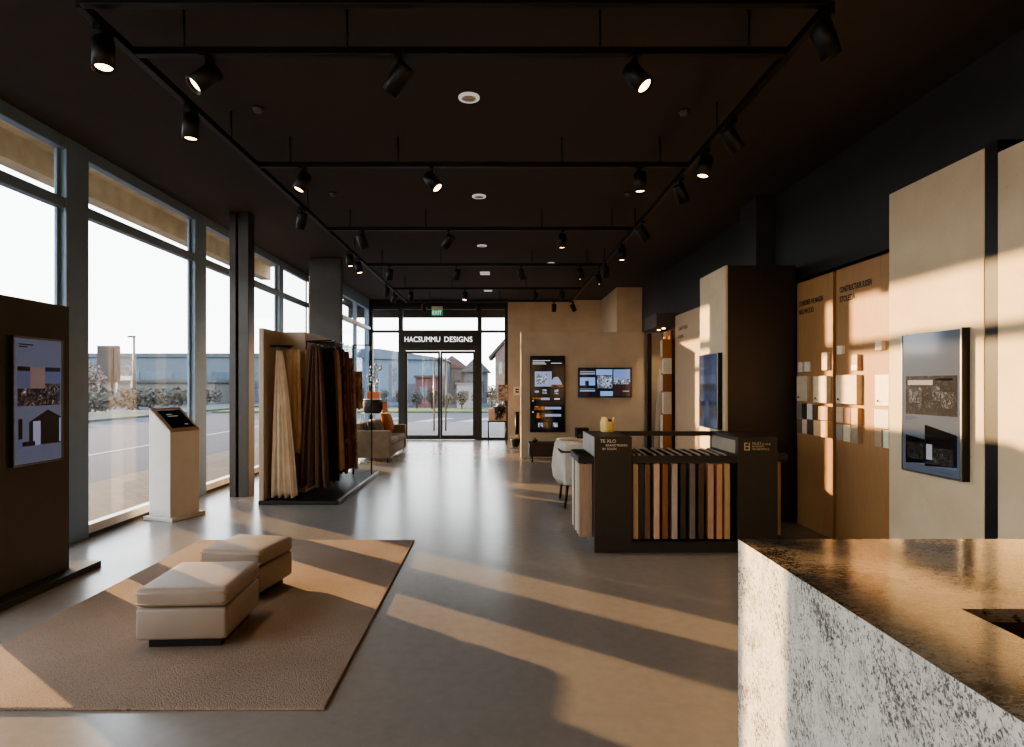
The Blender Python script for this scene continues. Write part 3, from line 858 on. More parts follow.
display('wall_television', 'wide landscape television with a grid of pictures on the beige partition', '-y', (1.64, 12.1, 1.245), 1.09, .61, .05,
    [(1, (.02, .78, .31, .84)), (1, (.02, .86, .31, .90)), (2, (.02, .40, .31, .68)), (3, (.12, .40, .19, .56)), (2, (.02, .19, .31, .24)), (1, (.02, .27, .31, .29)), (2, (.33, .76, .64, .96)), (4, (.35, .30, .64, .74)), (2, (.41, .03, .65, .20)),
     (5, (.66, .50, .98, .96)), (4, (.66, .42, .98, .62)), (6, (.66, .04, .98, .44)), (1, (.84, .18, .96, .22))],
    [BL('#1a1d26', .4), BL('#8f98ad', .36), BL('#7b9bd0', .50), BL('#1b2740', .3), ph_city, BL('#7690bd', .44), BL('#3a2a2b', .4)], cat='television')

# ------------------------------------------------------------------ right wall displays
# brown display box with screen
t = thing('display_box', 'tall dark brown box unit with a pale stone side along the display wall', 'display unit', (2.9, 6.9, 0))
MB().box(2.512, 3.255, 6.45, 7.27, 0, 2.81).build('carcass', M['brown_dark'], t, bevel=.004)
MB().box(2.488, 2.512, 6.452, 7.268, 0, 2.808).build('side_panel', M['stone'], t)
column_screen()
# stone panels
def stone(label, y0, y1, zt):
    single('limestone_panel', MB().box(3.2, 3.398, y0, y1, 0, zt), M['stone'], label, 'wall panel', (3.3, (y0 + y1) / 2, 0), 'tall limestone panels on the display wall', bevel=.006)
stone('tall limestone panel carrying the portrait screen', 3.885, 4.83, 3.06)
stone('tall limestone panel nearest the granite counter, carrying no screen', 2.3, 3.78, 2.99)
single('reveal_strip', MB().box(3.206, 3.398, 3.785, 3.884, 0, 3.075), M['black'], 'black upright strip in the gap between the limestone panels', 'strip', (3.35, 3.83, 0))
single('header_ledge', MB().box(3.33, 3.398, 4.84, 7.26, 2.66, 2.88), M['black_matte'], 'dark ledge running above the two oak panels', 'ledge', (3.37, 6, 2.66))

# oak panels
ink = mat('dark print', '#2c2118', .7)
def oak_panel(label, y0, y1):
    t = thing('oak_panel', label, 'wall panel', (3.33, (y0 + y1) / 2, 0), group='tall oak panels with material samples')
    MB().box(3.25, 3.398, y0, y1, .0, 2.6).build('panel', M['oak'], t, bevel=.003)
    return t
t1 = oak_panel('narrow oak panel nearer the brown box, with two small white plates', 5.725, 6.41)
t2 = oak_panel('oak panel between the narrow oak panel and the limestone', 4.86, 5.67)
f = Face((3.25, 6.41, 0), '-x')
text('lettering', 'CONSUMER WE MAKEN', .075, f.mtx(.04, 2.345, .0005), ink, t1, .001, sx=.58, bold=.002)
text('lettering', 'MALWOOD', .075, f.mtx(.04, 2.255, .0005), ink, t1, .001, sx=.75, bold=.002)
f = Face((3.25, 5.67, 0), '-x')
text('lettering', 'CONSTRUCTUUR SUDEN', .075, f.mtx(.06, 2.375, .0005), ink, t2, .001, sx=.56, bold=.002)
text('lettering', 'STOLEDA', .075, f.mtx(.06, 2.285, .0005), ink, t2, .001, sx=.75, bold=.002)
def cm(n, c): return mat('sample finish ' + n, c, .5, 0, .1, 14)
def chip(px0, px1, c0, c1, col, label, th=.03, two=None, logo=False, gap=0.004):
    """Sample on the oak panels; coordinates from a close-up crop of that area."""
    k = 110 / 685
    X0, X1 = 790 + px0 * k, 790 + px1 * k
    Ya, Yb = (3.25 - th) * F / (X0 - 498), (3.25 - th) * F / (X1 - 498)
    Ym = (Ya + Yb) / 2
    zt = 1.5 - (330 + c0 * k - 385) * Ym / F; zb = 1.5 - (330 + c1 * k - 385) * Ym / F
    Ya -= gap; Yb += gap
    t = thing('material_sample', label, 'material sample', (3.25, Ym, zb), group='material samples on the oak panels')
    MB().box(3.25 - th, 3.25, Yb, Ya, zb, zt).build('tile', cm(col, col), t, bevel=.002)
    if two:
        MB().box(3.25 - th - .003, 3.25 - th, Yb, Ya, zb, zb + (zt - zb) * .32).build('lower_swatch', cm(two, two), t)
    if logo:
        m = MB(); m.box(3.25 - th - .001, 3.25 - th, Ya - .05, Ya - .022, zb + .03, zb + .05).box(3.25 - th - .001, 3.25 - th, Ya - .075, Ya - .055, zb + .03, zb + .036); m.build('maker_mark', ink, t)
chip(48, 75, 200, 262, '#cdbfae', 'small white plate on the narrow oak panel, first from the brown box', .02)
chip(88, 122, 197, 258, '#d2c4b2', 'small white plate on the narrow oak panel, beside its twin', .02)
chip(195, 232, 140, 250, '#cdb49e', 'upright pinkish tag above the boards on the narrow oak panel', .035)
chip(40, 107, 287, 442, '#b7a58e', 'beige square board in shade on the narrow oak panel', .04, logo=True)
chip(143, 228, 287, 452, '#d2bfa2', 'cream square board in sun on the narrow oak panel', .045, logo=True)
chip(40, 73, 458, 548, '#6f675d', 'grey chip, upper row start on the narrow oak panel')
chip(73, 103, 458, 552, '#33291f', 'near-black chip in the upper row on the narrow oak panel')
chip(103, 138, 460, 555, '#c3bdb3', 'white chip in the upper row on the narrow oak panel')
chip(138, 172, 466, 558, '#57432f', 'dark brown chip in the upper row on the narrow oak panel')
chip(172, 235, 475, 562, '#b9926c', 'wide tan chip in the upper row on the narrow oak panel', .045)
chip(40, 73, 555, 640, '#5d4f43', 'brown grey chip, lower row start on the narrow oak panel')
chip(73, 105, 558, 645, '#bda890', 'light beige chip in the lower row on the narrow oak panel')
chip(105, 140, 560, 650, '#4b3c30', 'dark brown chip in the lower row on the narrow oak panel')
chip(145, 190, 565, 660, '#cfae84', 'light honey chip in the lower row on the narrow oak panel')
chip(190, 235, 568, 668, '#c39a6c', 'caramel chip ending the lower row on the narrow oak panel', .045)
chip(290, 322, 98, 150, '#e0d6c6', 'small white square high beside the gap on the wider oak panel', .035)
chip(527, 572, 68, 125, '#dccfba', 'small white square high near the limestone on the wider oak panel', .035)
chip(383, 420, 153, 250, '#b79a86', 'upright tag with taupe top and white foot on the wider oak panel', .04, two='#f0e9dc')
chip(283, 415, 280, 460, '#cdbb9f', 'large cream square board on the wider oak panel', .05, logo=True)
chip(527, 617, 278, 472, '#d8ceba', 'large ivory board beside the limestone on the wider oak panel', .03, logo=True)
chip(285, 330, 480, 575, '#cdb08c', 'cream chip, upper row start on the wider oak panel')
chip(330, 378, 482, 585, '#80573e', 'red brown chip in the upper row on the wider oak panel')
chip(378, 422, 485, 590, '#b08e6c', 'tan chip ending the upper row on the wider oak panel', .045)
chip(285, 330, 590, 685, '#8d8071', 'grey chip, lower row start on the wider oak panel')
chip(330, 375, 590, 695, '#c7b699', 'pale chip in the lower row on the wider oak panel')
chip(378, 422, 595, 705, '#8f7f69', 'grey tan chip ending the lower row on the wider oak panel', .045)
chip(522, 615, 495, 612, '#c4bdaf', 'pale wide plate under the ivory board on the wider oak panel', .03)
chip(525, 570, 620, 725, '#a08d72', 'taupe chip below the pale wide plate on the wider oak panel')
chip(578, 617, 625, 735, '#cdc5b2', 'ivory chip below the pale wide plate on the wider oak panel')

# pale panel and niche display further along the wall
t = thing('finish_panel', 'tall pale wood panel with small dark lettering beyond the brown box', 'wall panel', (3.37, 9.9, 0))
MB().box(3.34, 3.398, 8.75, 11.12, 0, 2.80).build('panel', wood('pale ash veneer', '#b59d80', '#a68d70'), t, bevel=.004)
f = Face((3.34, 11.12, 0), '-x')
text('lettering', 'CHARTWERK', .10, f.mtx(.18, 2.50, .0005), ink, t, .001, sx=.9)
text('lettering', 'NORDEN', .08, f.mtx(.18, 2.36, .0005), ink, t, .001, sx=.9)
t = thing('niche_display', 'open niche display with wood finishes under a lit dark lintel', 'display unit', (3.3, 11.65, 0))
MB().box(3.0, 3.398, 11.16, 12.08, 2.60, 2.86).build('lintel', mat('grey brown lintel', '#4b443c', .6), t)
MB().box(3.36, 3.398, 11.16, 12.08, 0, 2.60).build('back_panel', mat('dark niche back', '#3a3029', .6), t)
MB().box(3.30, 3.36, 11.30, 11.48, .05, 2.55).build('finish_strip', wood('red oak strip', '#8a5a36', '#6f4426'), t)
MB().box(3.30, 3.36, 11.56, 11.80, .05, 2.55).build('finish_strip', wood('tan strip', '#b5926c', '#a07c56'), t)
MB().box(3.05, 3.12, 11.98, 12.05, .05, 2.55).build('side_post', M['black'], t)
MB().lathe([(.03, 2.60), (.03, 2.585), (0, 2.585)], 12, Matrix.Translation((3.2, 11.4, 0))).lathe([(.03, 2.60), (.03, 2.585), (0, 2.585)], 12, Matrix.Translation((3.2, 11.75, 0))).build('downlight', M['lamp_lit'], t)
for y in (11.4, 11.75):
    L = bpy.data.lights.new('niche_lamp', 'SPOT'); L.energy = 14; L.color = (1, .75, .45); L.spot_size = 1.6; L.spot_blend = .8; L.shadow_soft_size = .03
    lo = bpy.data.objects.new('niche_lamp', L); COL.objects.link(lo); lo.location = (3.2, y, 2.57)
zz = .0
sb_cols = [('#9a6238', 'chestnut'), ('#c9b9a4', 'ivory'), ('#8a5632', 'walnut'), ('#d8cdbd', 'white'), ('#a56c3e', 'cherry')]
hts = [.95, .42, .34, .30, .36]
for k, (col, nm) in enumerate(sb_cols):
    h = hts[k]; ins = .03 * (k % 2)
    t = thing('stacked_sample_block', '%s finish block, %s up in the column by the pale wood panel' % (nm, ordn[k]), 'sample block', (3.22, 11.23, zz), group='finish blocks stacked in the niche')
    MB().box(3.12 + ins, 3.29, 11.17, 11.28, zz, zz + h).build('block', wood('block ' + nm, col, col), t, bevel=.004)
    MB().box(3.105 + ins, 3.12 + ins, 11.165, 11.285, zz + .02, zz + h - .02).build('face_plate', mat('ivory plate %d' % k, '#cfc2ae', .5), t)
    zz += h
single('pale_finish_plank', MB().prism([(3.13, 11.86, 0), (3.2, 11.86, 0), (3.3, 11.86, 1.82), (3.24, 11.86, 1.82)], (0, .05, 0)), mat('chalk plank', '#b3a797', .6), 'pale upright plank leaning inside the niche display', 'plank', (3.2, 11.88, 0))

# ------------------------------------------------------------------ fabric display
t = thing('fabric_display', 'angled beige fabric display board on a black base by the windows', 'display stand', (-2.5, 8.4, 0))
ZP = 2.215
tan_ = mat('tan laminate board', '#a99a87', .55, var=.06)
MB().box(-3.0, -2.94, 7.40, 7.96, .05, ZP).build('side_panel', tan_, t, bevel=.003)
MB().box(-3.0, -2.60, 7.96, 8.02, .05, ZP).build('cross_panel', tan_, t, bevel=.003)
MB().box(-2.66, -2.60, 8.02, 9.83, .05, ZP).build('long_panel', tan_, t, bevel=.003)
MB().box(-3.0, -1.99, 7.375, 9.86, 0, .05).build('base', M['black'], t, bevel=.006)
MB().box(-2.02, -1.99, 7.40, 9.86, .05, .062).build('base_edge', M['steel'], t)
MB().tube((-2.93, 7.6, 2.0), (-2.64, 7.6, 2.0), .012).tube((-2.80, 7.6, 2.0), (-2.80, 7.96, 2.0), .010).build('garment_rail', M['black'], t)
armY = [7.80, 8.14, 8.34, 8.58, 8.84, 9.10, 9.36]
for y in armY[1:]:
    MB().tube((-2.60, y, 2.09), (-2.24, y, 2.09), .007).tube((-2.245, y, 2.09), (-2.245, y, 2.12), .007).build('hanging_arm', M['black'], t)
MB().tube((-2.60, 8.0, 2.09), (-2.20, 7.78, 2.09), .010).tube((-2.60, 8.0, 2.09), (-2.60, 8.0, 1.98), .010).build('hanging_arm', M['black'], t)
m = MB()
m.tube((-2.36, 9.62, .05), (-2.36, 9.62, 2.15), .014); m.tube((-2.06, 9.62, .05), (-2.06, 9.62, 2.15), .010); m.tube((-2.36, 9.62, 2.15), (-2.06, 9.62, 2.15), .010)
m.build('glass_frame', M['black'], t)
MB().box(-2.35, -2.07, 9.615, 9.625, .1, 2.13).build('glass_pane', M['glass'], t)

def drape(label, x0t, x1t, x0b, x1b, y, z1, z0, m, folds=5, amp=.03, lean=0, rail_z=None, name='hanging_fabric', clip=True, cat='fabric'):
    nu, nv = folds * 10, 24
    mb = MB(); g = []
    ph = random.random() * 6
    for j in range(nv + 1):
        v = j / nv
        e = v ** .75
        a, b = x0t + (x0b - x0t) * e, x1t + (x1b - x1t) * e
        row = []
        for i in range(nu + 1):
            u = i / nu
            A = amp * (.35 + .65 * v)
            yy = y + A * math.sin(2 * PI * folds * u + ph + .5 * math.sin(3 * v)) + A * .35 * math.sin(2 * PI * folds * 2.3 * u + 1.3) + lean * v
            zz = z1 + (z0 - z1) * v + (.012 * math.sin(2 * PI * folds * u + ph) if v == 1 else 0)
            row.append(mb.b.verts.new((a + (b - a) * u, yy, zz)))
        g.append(row)
    for r0, r1 in zip(g, g[1:]):
        for i in range(nu):
            fc = mb.b.faces.new((r0[i], r0[i + 1], r1[i + 1], r1[i])); fc.smooth = True
    t = thing(name, label, cat, ((x0t + x1t) / 2, y, z0), group='fabrics hanging on the beige display board')
    o = mb.build('cloth', m, t)
    s = o.modifiers.new('thickness', 'SOLIDIFY'); s.thickness = .006
    if rail_z:
        c = MB(); cx = (x0t + x1t) / 2
        c.box(cx - .03, cx + .03, y - .018, y + .018, z1 - .015, z1 + .02).tube((cx, y, z1 + .02), (cx, y, rail_z), .006, n=8)
        c.build('hanger_clip', M['black'], t)
    return t
def fab2(name, c1, c2, scale=18, st=(1, 1, .35)):
    s = NT(name); v = s.coord(st)
    s.link(s.ramp(s.noise(v, scale, 4, .6, 1.2), [(.42, c1), (.56, c2)]), s.b.inputs['Base Color'])
    s.b.inputs['Roughness'].default_value = .85; s.b.inputs['Specular IOR Level'].default_value = .2
    s.bump(s.noise(v, 240, 2), .3, .002)
    return s.m
drape('cream drape hanging in long folds from the short rail', -2.83, -2.77, -2.91, -2.575, 7.54, 1.96, .07, fabric('cream linen', '#e0d3c2'), 4, .04, rail_z=1.995)
drape('mustard orange cloth hanging behind the cream drape', -2.80, -2.62, -2.79, -2.60, 7.80, 1.97, .60, fabric('mustard cloth', '#cbb08f'), 3, .012, name='hanging_fabric', rail_z=None)
drape('striped brown cloth showing under the mustard orange cloth', -2.77, -2.60, -2.77, -2.58, 7.88, 1.6, .16, fab2('striped brown', '#4a3424', '#b08a62', 30, (6, 1, .05)), 4, .018)
drape('large dark chocolate drape, widest on the board', -2.46, -2.34, -2.64, -2.22, 7.74, 2.02, .17, fabric('chocolate velvet', '#5b4437'), 4, .045, rail_z=2.085)
drape('black drape just behind the chocolate one', -2.46, -2.28, -2.52, -2.20, 8.14, 2.02, .17, fabric('black wool', '#2a2523'), 4, .03, rail_z=2.085)
drape('taupe grey drape hanging next behind the black one', -2.40, -2.26, -2.5, -2.17, 8.34, 2.0, .30, fabric('taupe linen', '#b49a84'), 4, .025, rail_z=2.085)
drape('black and cream patterned cloth behind the taupe drape', -2.40, -2.24, -2.5, -2.18, 8.58, 2.02, .22, fab2('dark patterned cloth', '#2a211d', '#8a674c'), 4, .022, rail_z=2.085)
drape('cocoa brown drape after the patterned cloth', -2.42, -2.24, -2.5, -2.17, 8.84, 2.0, .25, fabric('cocoa cloth', '#86644c'), 4, .025, rail_z=2.085)
drape('rust brown patterned drape near the glass frame end', -2.42, -2.24, -2.5, -2.16, 9.10, 1.92, .22, fab2('rust patterned cloth', '#7d6857', '#bda48c'), 4, .022, rail_z=2.085)
drape('short rust cloth hanging last at the glass frame', -2.46, -2.16, -2.46, -2.15, 9.36, 1.72, 1.12, fab2('short rust cloth', '#8a7362', '#c2a992'), 4, .02, rail_z=2.085)

# ------------------------------------------------------------------ sofa corner
t = thing('sofa', 'taupe two seat sofa with thin legs facing the aisle near the entrance', 'sofa', (-2.45, 12.35, 0))
sof = fabric('taupe sofa cloth', '#7d7060')
MB().soft(-2.85, -2.08, 11.37, 11.53, .09, .615, .02).build('arm', sof, t)
MB().soft(-2.85, -2.08, 13.22, 13.38, .09, .615, .02).build('arm', sof, t)
MB().soft(-2.86, -2.66, 11.53, 13.22, .12, .74, .03).build('backrest', sof, t)
MB().soft(-2.68, -2.10, 11.53, 13.22, .09, .30, .02).build('seat_base', sof, t)
MB().soft(-2.66, -2.08, 11.54, 12.37, .30, .44, .04).build('seat_cushion', sof, t)
MB().soft(-2.66, -2.08, 12.38, 13.21, .30, .44, .04).build('seat_cushion', sof, t)
for x in (-2.80, -2.14):
    for y in (11.42, 13.32):
        MB().tube((x, y, .10), (x, y, 0), .014, .010).build('leg', M['black'], t)
def cushion(label, x, y, z, w, h, th, rz, tilt, m):
    mt = Matrix.Translation((x, y, z)) @ Matrix.Rotation(rz, 4, 'Z') @ Matrix.Rotation(tilt, 4, 'X')
    t = thing('throw_cushion', label, 'cushion', (x, y, z - h / 2), group='throw cushions on the taupe sofa')
    MB().pillow(w, h, th, mt).build('cover', m, t)
cushion('grey green round-edged cushion at the near end of the sofa', -2.50, 11.80, .62, .40, .36, .16, PI / 2 - .1, -.25, fabric('grey green cloth', '#5b5648'))
cushion('dark striped cushion beside the grey green one', -2.50, 12.16, .62, .30, .36, .14, PI / 2 - .1, -.25, fab2('striped cushion', '#3f342c', '#8b7a68', 20, (1, 5, 5)))
cushion('brown grey cushion in the middle of the sofa', -2.50, 12.46, .62, .28, .36, .14, PI / 2 - .1, -.25, fabric('brown grey cloth', '#7a6657'))
cushion('tall orange rust cushion on the sofa', -2.40, 12.74, .69, .34, .46, .14, PI / 2 - .3, -.28, fabric('orange rust cloth', '#a8662f'))
cushion('second orange rust cushion leaning at the far arm', -2.40, 13.05, .68, .30, .44, .14, PI / 2 - .15, -.25, fabric('orange brown cloth', '#a06231'))

# stand behind the sofa
SX, SY = -3.02, 14.2
t = thing('pedestal_table', 'slim metal pedestal table behind the sofa', 'table', (SX, SY, 0))
MB().box(SX - .26, SX + .26, SY - .22, SY + .22, .80, .83).build('table_top', M['steel'], t)
for x in (-.23, .23):
    for y in (-.19, .19):
        MB().tube((SX + x, SY + y, .80), (SX + x, SY + y, 0), .012).build('leg', M['white'], t)
t = thing('woven_drum', 'round black woven drum on the pedestal table', 'basket', (SX, SY, .83))
MB().lathe([(0, .83), (.19, .83), (.235, .90), (.24, 1.06), (.20, 1.14), (0, 1.15)], 28, Matrix.Translation((SX, SY, 0)), wob=lambda a, z: 1 + .02 * math.sin(16 * a)).build('drum_body', mat('black weave', '#26221f', .7, bump=.5, bscale=90), t)
MB().lathe([(.20, 1.14), (.215, 1.15), (.205, 1.165), (.19, 1.16)], 28, Matrix.Translation((SX, SY, 0))).build('rim', M['steel'], t)
t = thing('orange_storage_box', 'small orange box sitting on the black woven drum', 'box', (SX + .03, SY, 1.155))
MB().box(SX - .12, SX + .17, SY - .1, SY + .1, 1.166, 1.31).build('box_body', mat('orange card', '#c0693c', .6), t, bevel=.006)
MB().box(SX - .125, SX + .175, SY - .105, SY + .105, 1.31, 1.345).build('lid', mat('orange lid', '#c97a4c', .6), t, bevel=.004)
t = thing('rust_picture_block', 'small rust coloured block beside the black drum', 'block', (SX + .30, SY + .05, .83))
MB().box(SX + .245, SX + .36, SY - .03, SY + .10, .83, 1.10).build('block', mat('rust block', '#8a4f30', .6), t)
MB().box(SX + .255, SX + .35, SY - .034, SY - .03, .86, 1.07).build('picture_face', mat('rust picture', '#b07550', .6), t)
t = thing('metal_sculpture', 'silver branching sculpture rising behind the orange box', 'sculpture', (SX - .02, SY + .35, 0))
m = MB(); m.tube((SX - .02, SY + .35, 0), (SX - .02, SY + .35, 1.95), .014); m.lathe([(0, 0), (.13, 0), (.13, .02), (0, .025)], 20, Matrix.Translation((SX - .02, SY + .35, 0)))
m.build('stem', M['steel'], t)
m = MB()
for k in range(26):
    a = random.random() * 6.28; z = 1.42 + .022 * k; r = .05 + .13 * random.random()
    p = Vector((SX - .02 + r * math.cos(a), SY + .35 + r * math.sin(a), z + .03))
    m.tube((SX - .02, SY + .35, z), p, .005, n=6)
    m.lathe([(0, -.035), (.028, -.015), (.036, 0), (.028, .015), (0, .035)], 8, Matrix.Translation(p) @ Matrix.Rotation(a, 4, 'Z') @ Matrix.Rotation(1.2 * random.random(), 4, 'X'))
m.build('silver_leaves', M['steel'], t)

# ------------------------------------------------------------------ table by the entrance
TX0, TX1, TY = -.27, .23, 15.3
t = thing('display_table', 'small thin-legged display table beside the entrance sidelight', 'table', ((TX0 + TX1) / 2, TY, 0))
MB().box(TX0, TX1, TY - .2, TY + .25, .55, .58).build('table_top', M['door_metal'], t)
for x in (TX0 + .02, TX1 - .02):
    for y in (TY - .18, TY + .23):
        MB().tube((x, y, .55), (x, y, 0), .013).build('leg', M['black'], t)
t = thing('peach_box', 'peach coloured display box on the small entrance table', 'box', (-.02, TY, .58))
MB().box(TX0 + .02, TX1 - .02, TY - .15, TY + .15, .58, .90).build('box_body', mat('peach card', '#c2a48c', .6), t, bevel=.005)
MB().box(-.12, TX1 + .0, TY - .18, TY + .18, .90, .94).build('lid', mat('dark tray', '#3a332c', .5), t, bevel=.004)
def leaf_blob(mb, c, r, n, size, rnd, sq=(1, 1, 1)):
    for _ in range(n):
        d = Vector((rnd.gauss(0, 1), rnd.gauss(0, 1), rnd.gauss(0, 1))).normalized() * (r * rnd.random() ** .4)
        p = Vector(c) + Vector((d.x * sq[0], d.y * sq[1], d.z * sq[2]))
        a = Vector((rnd.gauss(0, 1), rnd.gauss(0, 1), rnd.gauss(0, 1))).normalized()
        b = a.orthogonal().normalized(); s = size * (.6 + .8 * rnd.random())
        mb.poly([p - a * s, p + b * s * .5, p + a * s, p - b * s * .5])
rnd = random.Random(3)
t = thing('trailing_plant', 'dark trailing plant spilling over the peach box', 'plant', (.06, TY - .15, .75))
m = MB(); m.keep = True; leaf_blob(m, (.07, TY - .245, .84), .16, 170, .03, rnd, (1, .2, .85)); leaf_blob(m, (.02, TY - .24, .70), .10, 60, .03, rnd, (1, .2, 1)); m.build('foliage', mat('dark leaves', '#2f2b20', .7), t)
MB().lathe([(0, .94), (.06, .94), (.075, 1.01), (0, 1.01)], 14, Matrix.Translation((.03, TY - .02, 0))).build('pot', M['steel'], t)
t = thing('framed_picture', 'framed abstract picture standing on the peach box', 'picture', (.13, TY + .05, .94))
MB().box(0.01, .27, TY + .05, TY + .08, 1.09, 1.51).build('frame', M['oak'], t)
MB().box(.03, .25, TY + .044, TY + .05, 1.11, 1.49).build('canvas', fab2('abstract print', '#6b5544', '#b7a18c', 9, (1, 1, 1)), t)
MB().tube((.14, TY + .065, .94), (.14, TY + .065, 1.10), .02).tube((.06, TY + .065, .945), (.22, TY + .065, .945), .012).build('easel_foot', M['steel'], t)
t = thing('wall_plaque', 'small cream plaque with a dark mark on the beige wall', 'sign', (.5, YB, 1.22))
MB().box(.42, .60, YB - .02, YB, 1.22, 1.45).build('plate', mat('cream plaque', '#d9cdb8', .5), t)
MB().box(.50, .57, YB - .024, YB - .02, 1.29, 1.33).box(.50, .57, YB - .024, YB - .02, 1.36, 1.40).box(.48, .50, YB - .024, YB - .02, 1.29, 1.40).build('mark', ink, t)
t = thing('umbrella_stand', 'slim black umbrella stand against the beige wall', 'stand', (.5, 15.85, 0))
MB().tube((.51, 15.85, .02), (.51, 15.85, .78), .05, .055, 16).build('stand_body', M['black'], t)
MB().lathe([(0, 0), (.09, 0), (.09, .02), (0, .02)], 20, Matrix.Translation((.51, 15.85, 0))).build('base', M['black'], t)
t = thing('floor_planter', 'low dark planter with white flowers by the beige partition edge', 'planter', (.42, 14.3, 0))
MB().lathe([(0, .0), (.05, 0), (.09, .04), (.12, .18), (.12, .20), (.10, .19), (0, .19)], 20, Matrix.Translation((.42, 14.3, 0))).build('pot', M['black_matte'], t)
m = MB(); m.keep = True; leaf_blob(m, (.42, 14.3, .24), .13, 120, .028, rnd, (1, 1, .5)); m.build('white_flowers', mat('white petals', '#b5ad9f', .7), t)

# ------------------------------------------------------------------ outside
def tree(name, label, x, y, z, r, h, m, n, size, cat='tree', group=None, trunk=None):
    t = thing(name, label, cat, (x, y, z), group=group)
    mb = MB(); mb.keep = True
    rn = random.Random(int(x * 91 + y * 17))
    leaf_blob(mb, (x, y, z + h * .6), r, n, size, rn, (1, 1, h * .42 / r))
    for _ in range(5):
        leaf_blob(mb, (x + rn.uniform(-.6, .6) * r, y + rn.uniform(-.5, .5) * r, z + h * rn.uniform(.35, .8)), r * .5, n // 5, size, rn)
    mb.build('foliage', m, t)
    mb = MB()
    for k in range(4):
        mb.tube((x, y, z), (x + rn.uniform(-.4, .4) * r, y + rn.uniform(-.3, .3) * r, z + h * .75), .05 * h / 2, .012, 6)
    mb.build('stem', mat('grey bark', dim('#5c5349'), .9) if 'grey bark' not in bpy.data.materials else bpy.data.materials['grey bark'], t)
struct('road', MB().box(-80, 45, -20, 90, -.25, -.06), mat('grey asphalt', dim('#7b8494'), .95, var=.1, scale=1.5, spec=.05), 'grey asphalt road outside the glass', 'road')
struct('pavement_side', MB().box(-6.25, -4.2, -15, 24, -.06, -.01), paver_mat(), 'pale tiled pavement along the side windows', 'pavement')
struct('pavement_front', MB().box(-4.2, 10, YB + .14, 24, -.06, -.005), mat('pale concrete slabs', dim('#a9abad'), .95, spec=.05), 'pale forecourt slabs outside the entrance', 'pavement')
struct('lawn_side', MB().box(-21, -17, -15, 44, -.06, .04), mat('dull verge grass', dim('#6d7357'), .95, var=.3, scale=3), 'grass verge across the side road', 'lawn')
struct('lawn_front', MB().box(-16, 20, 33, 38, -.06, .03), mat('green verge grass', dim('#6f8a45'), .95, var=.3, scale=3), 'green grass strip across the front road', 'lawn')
m = MB().box(-9.1, -8.95, -15, 24, -.06, -.052)
m.poly([(-3.6, 25, -.054), (-2.9, 25, -.054), (-2.0, 27.5, -.054), (-2.6, 28, -.054)]); m.poly([(-1.8, 25, -.054), (-1.1, 25, -.054), (.2, 27.6, -.054), (-.5, 28, -.054)]); m.poly([(-6.2, 25, -.054), (-5.5, 25, -.054), (-4.2, 28, -.054), (-4.8, 28, -.054)])
struct('road_markings', m, mat('worn white paint', dim('#c3c3c1'), .8), 'white painted markings on the roads outside', 'road markings')
# canopies
struct('canopy_side', MB().box(-5.42, -5.2, -8, 13.5, 3.90, 4.2).box(-5.42, -4.1, -8, 13.5, 4.2, 4.35).box(-4.18, -4.1, -8, 13.5, 3.97, 4.2), mat('golden lit concrete fascia', '#b9ab94', .85, var=.15, scale=4), 'concrete canopy edge tinted with golden light outside the high windows', 'canopy')  # golden light on the concrete is put into its warm base colour
struct('canopy_front', MB().box(-4.4, 1.4, 17.3, 17.45, 3.48, 3.85).box(-4.4, 1.4, YB + .2, 17.3, 3.78, 3.85), mat('grey canopy board', dim('#77736d'), .8), 'grey canopy edge above the entrance outside', 'canopy')

def building(name, label, x0, x1, y0, y1, z1, wall, wins, roof=None, winm=None, extra=None):
    t = thing(name, label, 'building', ((x0 + x1) / 2, y0, -.06))
    MB().box(x0, x1, y0, y1, -.06, z1).build('wall', wall, t)
    winm = winm or mat('dull window glass', dim('#6d7c8a'), .2)
    for (a, b, c, d) in wins:
        w = MB().box(a, b, y0 - .05, y0 + .02, c, d).build('window', winm, t)
    if roof: roof(t)
    return t
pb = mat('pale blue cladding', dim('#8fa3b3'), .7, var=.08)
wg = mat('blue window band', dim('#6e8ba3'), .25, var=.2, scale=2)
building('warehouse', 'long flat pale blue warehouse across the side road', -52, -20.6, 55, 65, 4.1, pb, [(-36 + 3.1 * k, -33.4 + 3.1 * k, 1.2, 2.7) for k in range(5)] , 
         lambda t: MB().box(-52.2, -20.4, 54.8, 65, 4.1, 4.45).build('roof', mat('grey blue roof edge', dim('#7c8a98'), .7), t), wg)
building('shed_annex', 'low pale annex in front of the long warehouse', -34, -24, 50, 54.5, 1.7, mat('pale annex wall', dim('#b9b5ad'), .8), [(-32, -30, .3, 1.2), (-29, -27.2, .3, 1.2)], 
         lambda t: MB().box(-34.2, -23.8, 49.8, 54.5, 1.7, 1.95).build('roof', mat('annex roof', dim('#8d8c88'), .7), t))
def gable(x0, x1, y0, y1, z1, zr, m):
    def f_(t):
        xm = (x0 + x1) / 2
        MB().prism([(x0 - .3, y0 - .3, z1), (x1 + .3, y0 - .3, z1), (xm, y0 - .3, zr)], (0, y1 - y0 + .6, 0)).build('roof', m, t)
    return f_
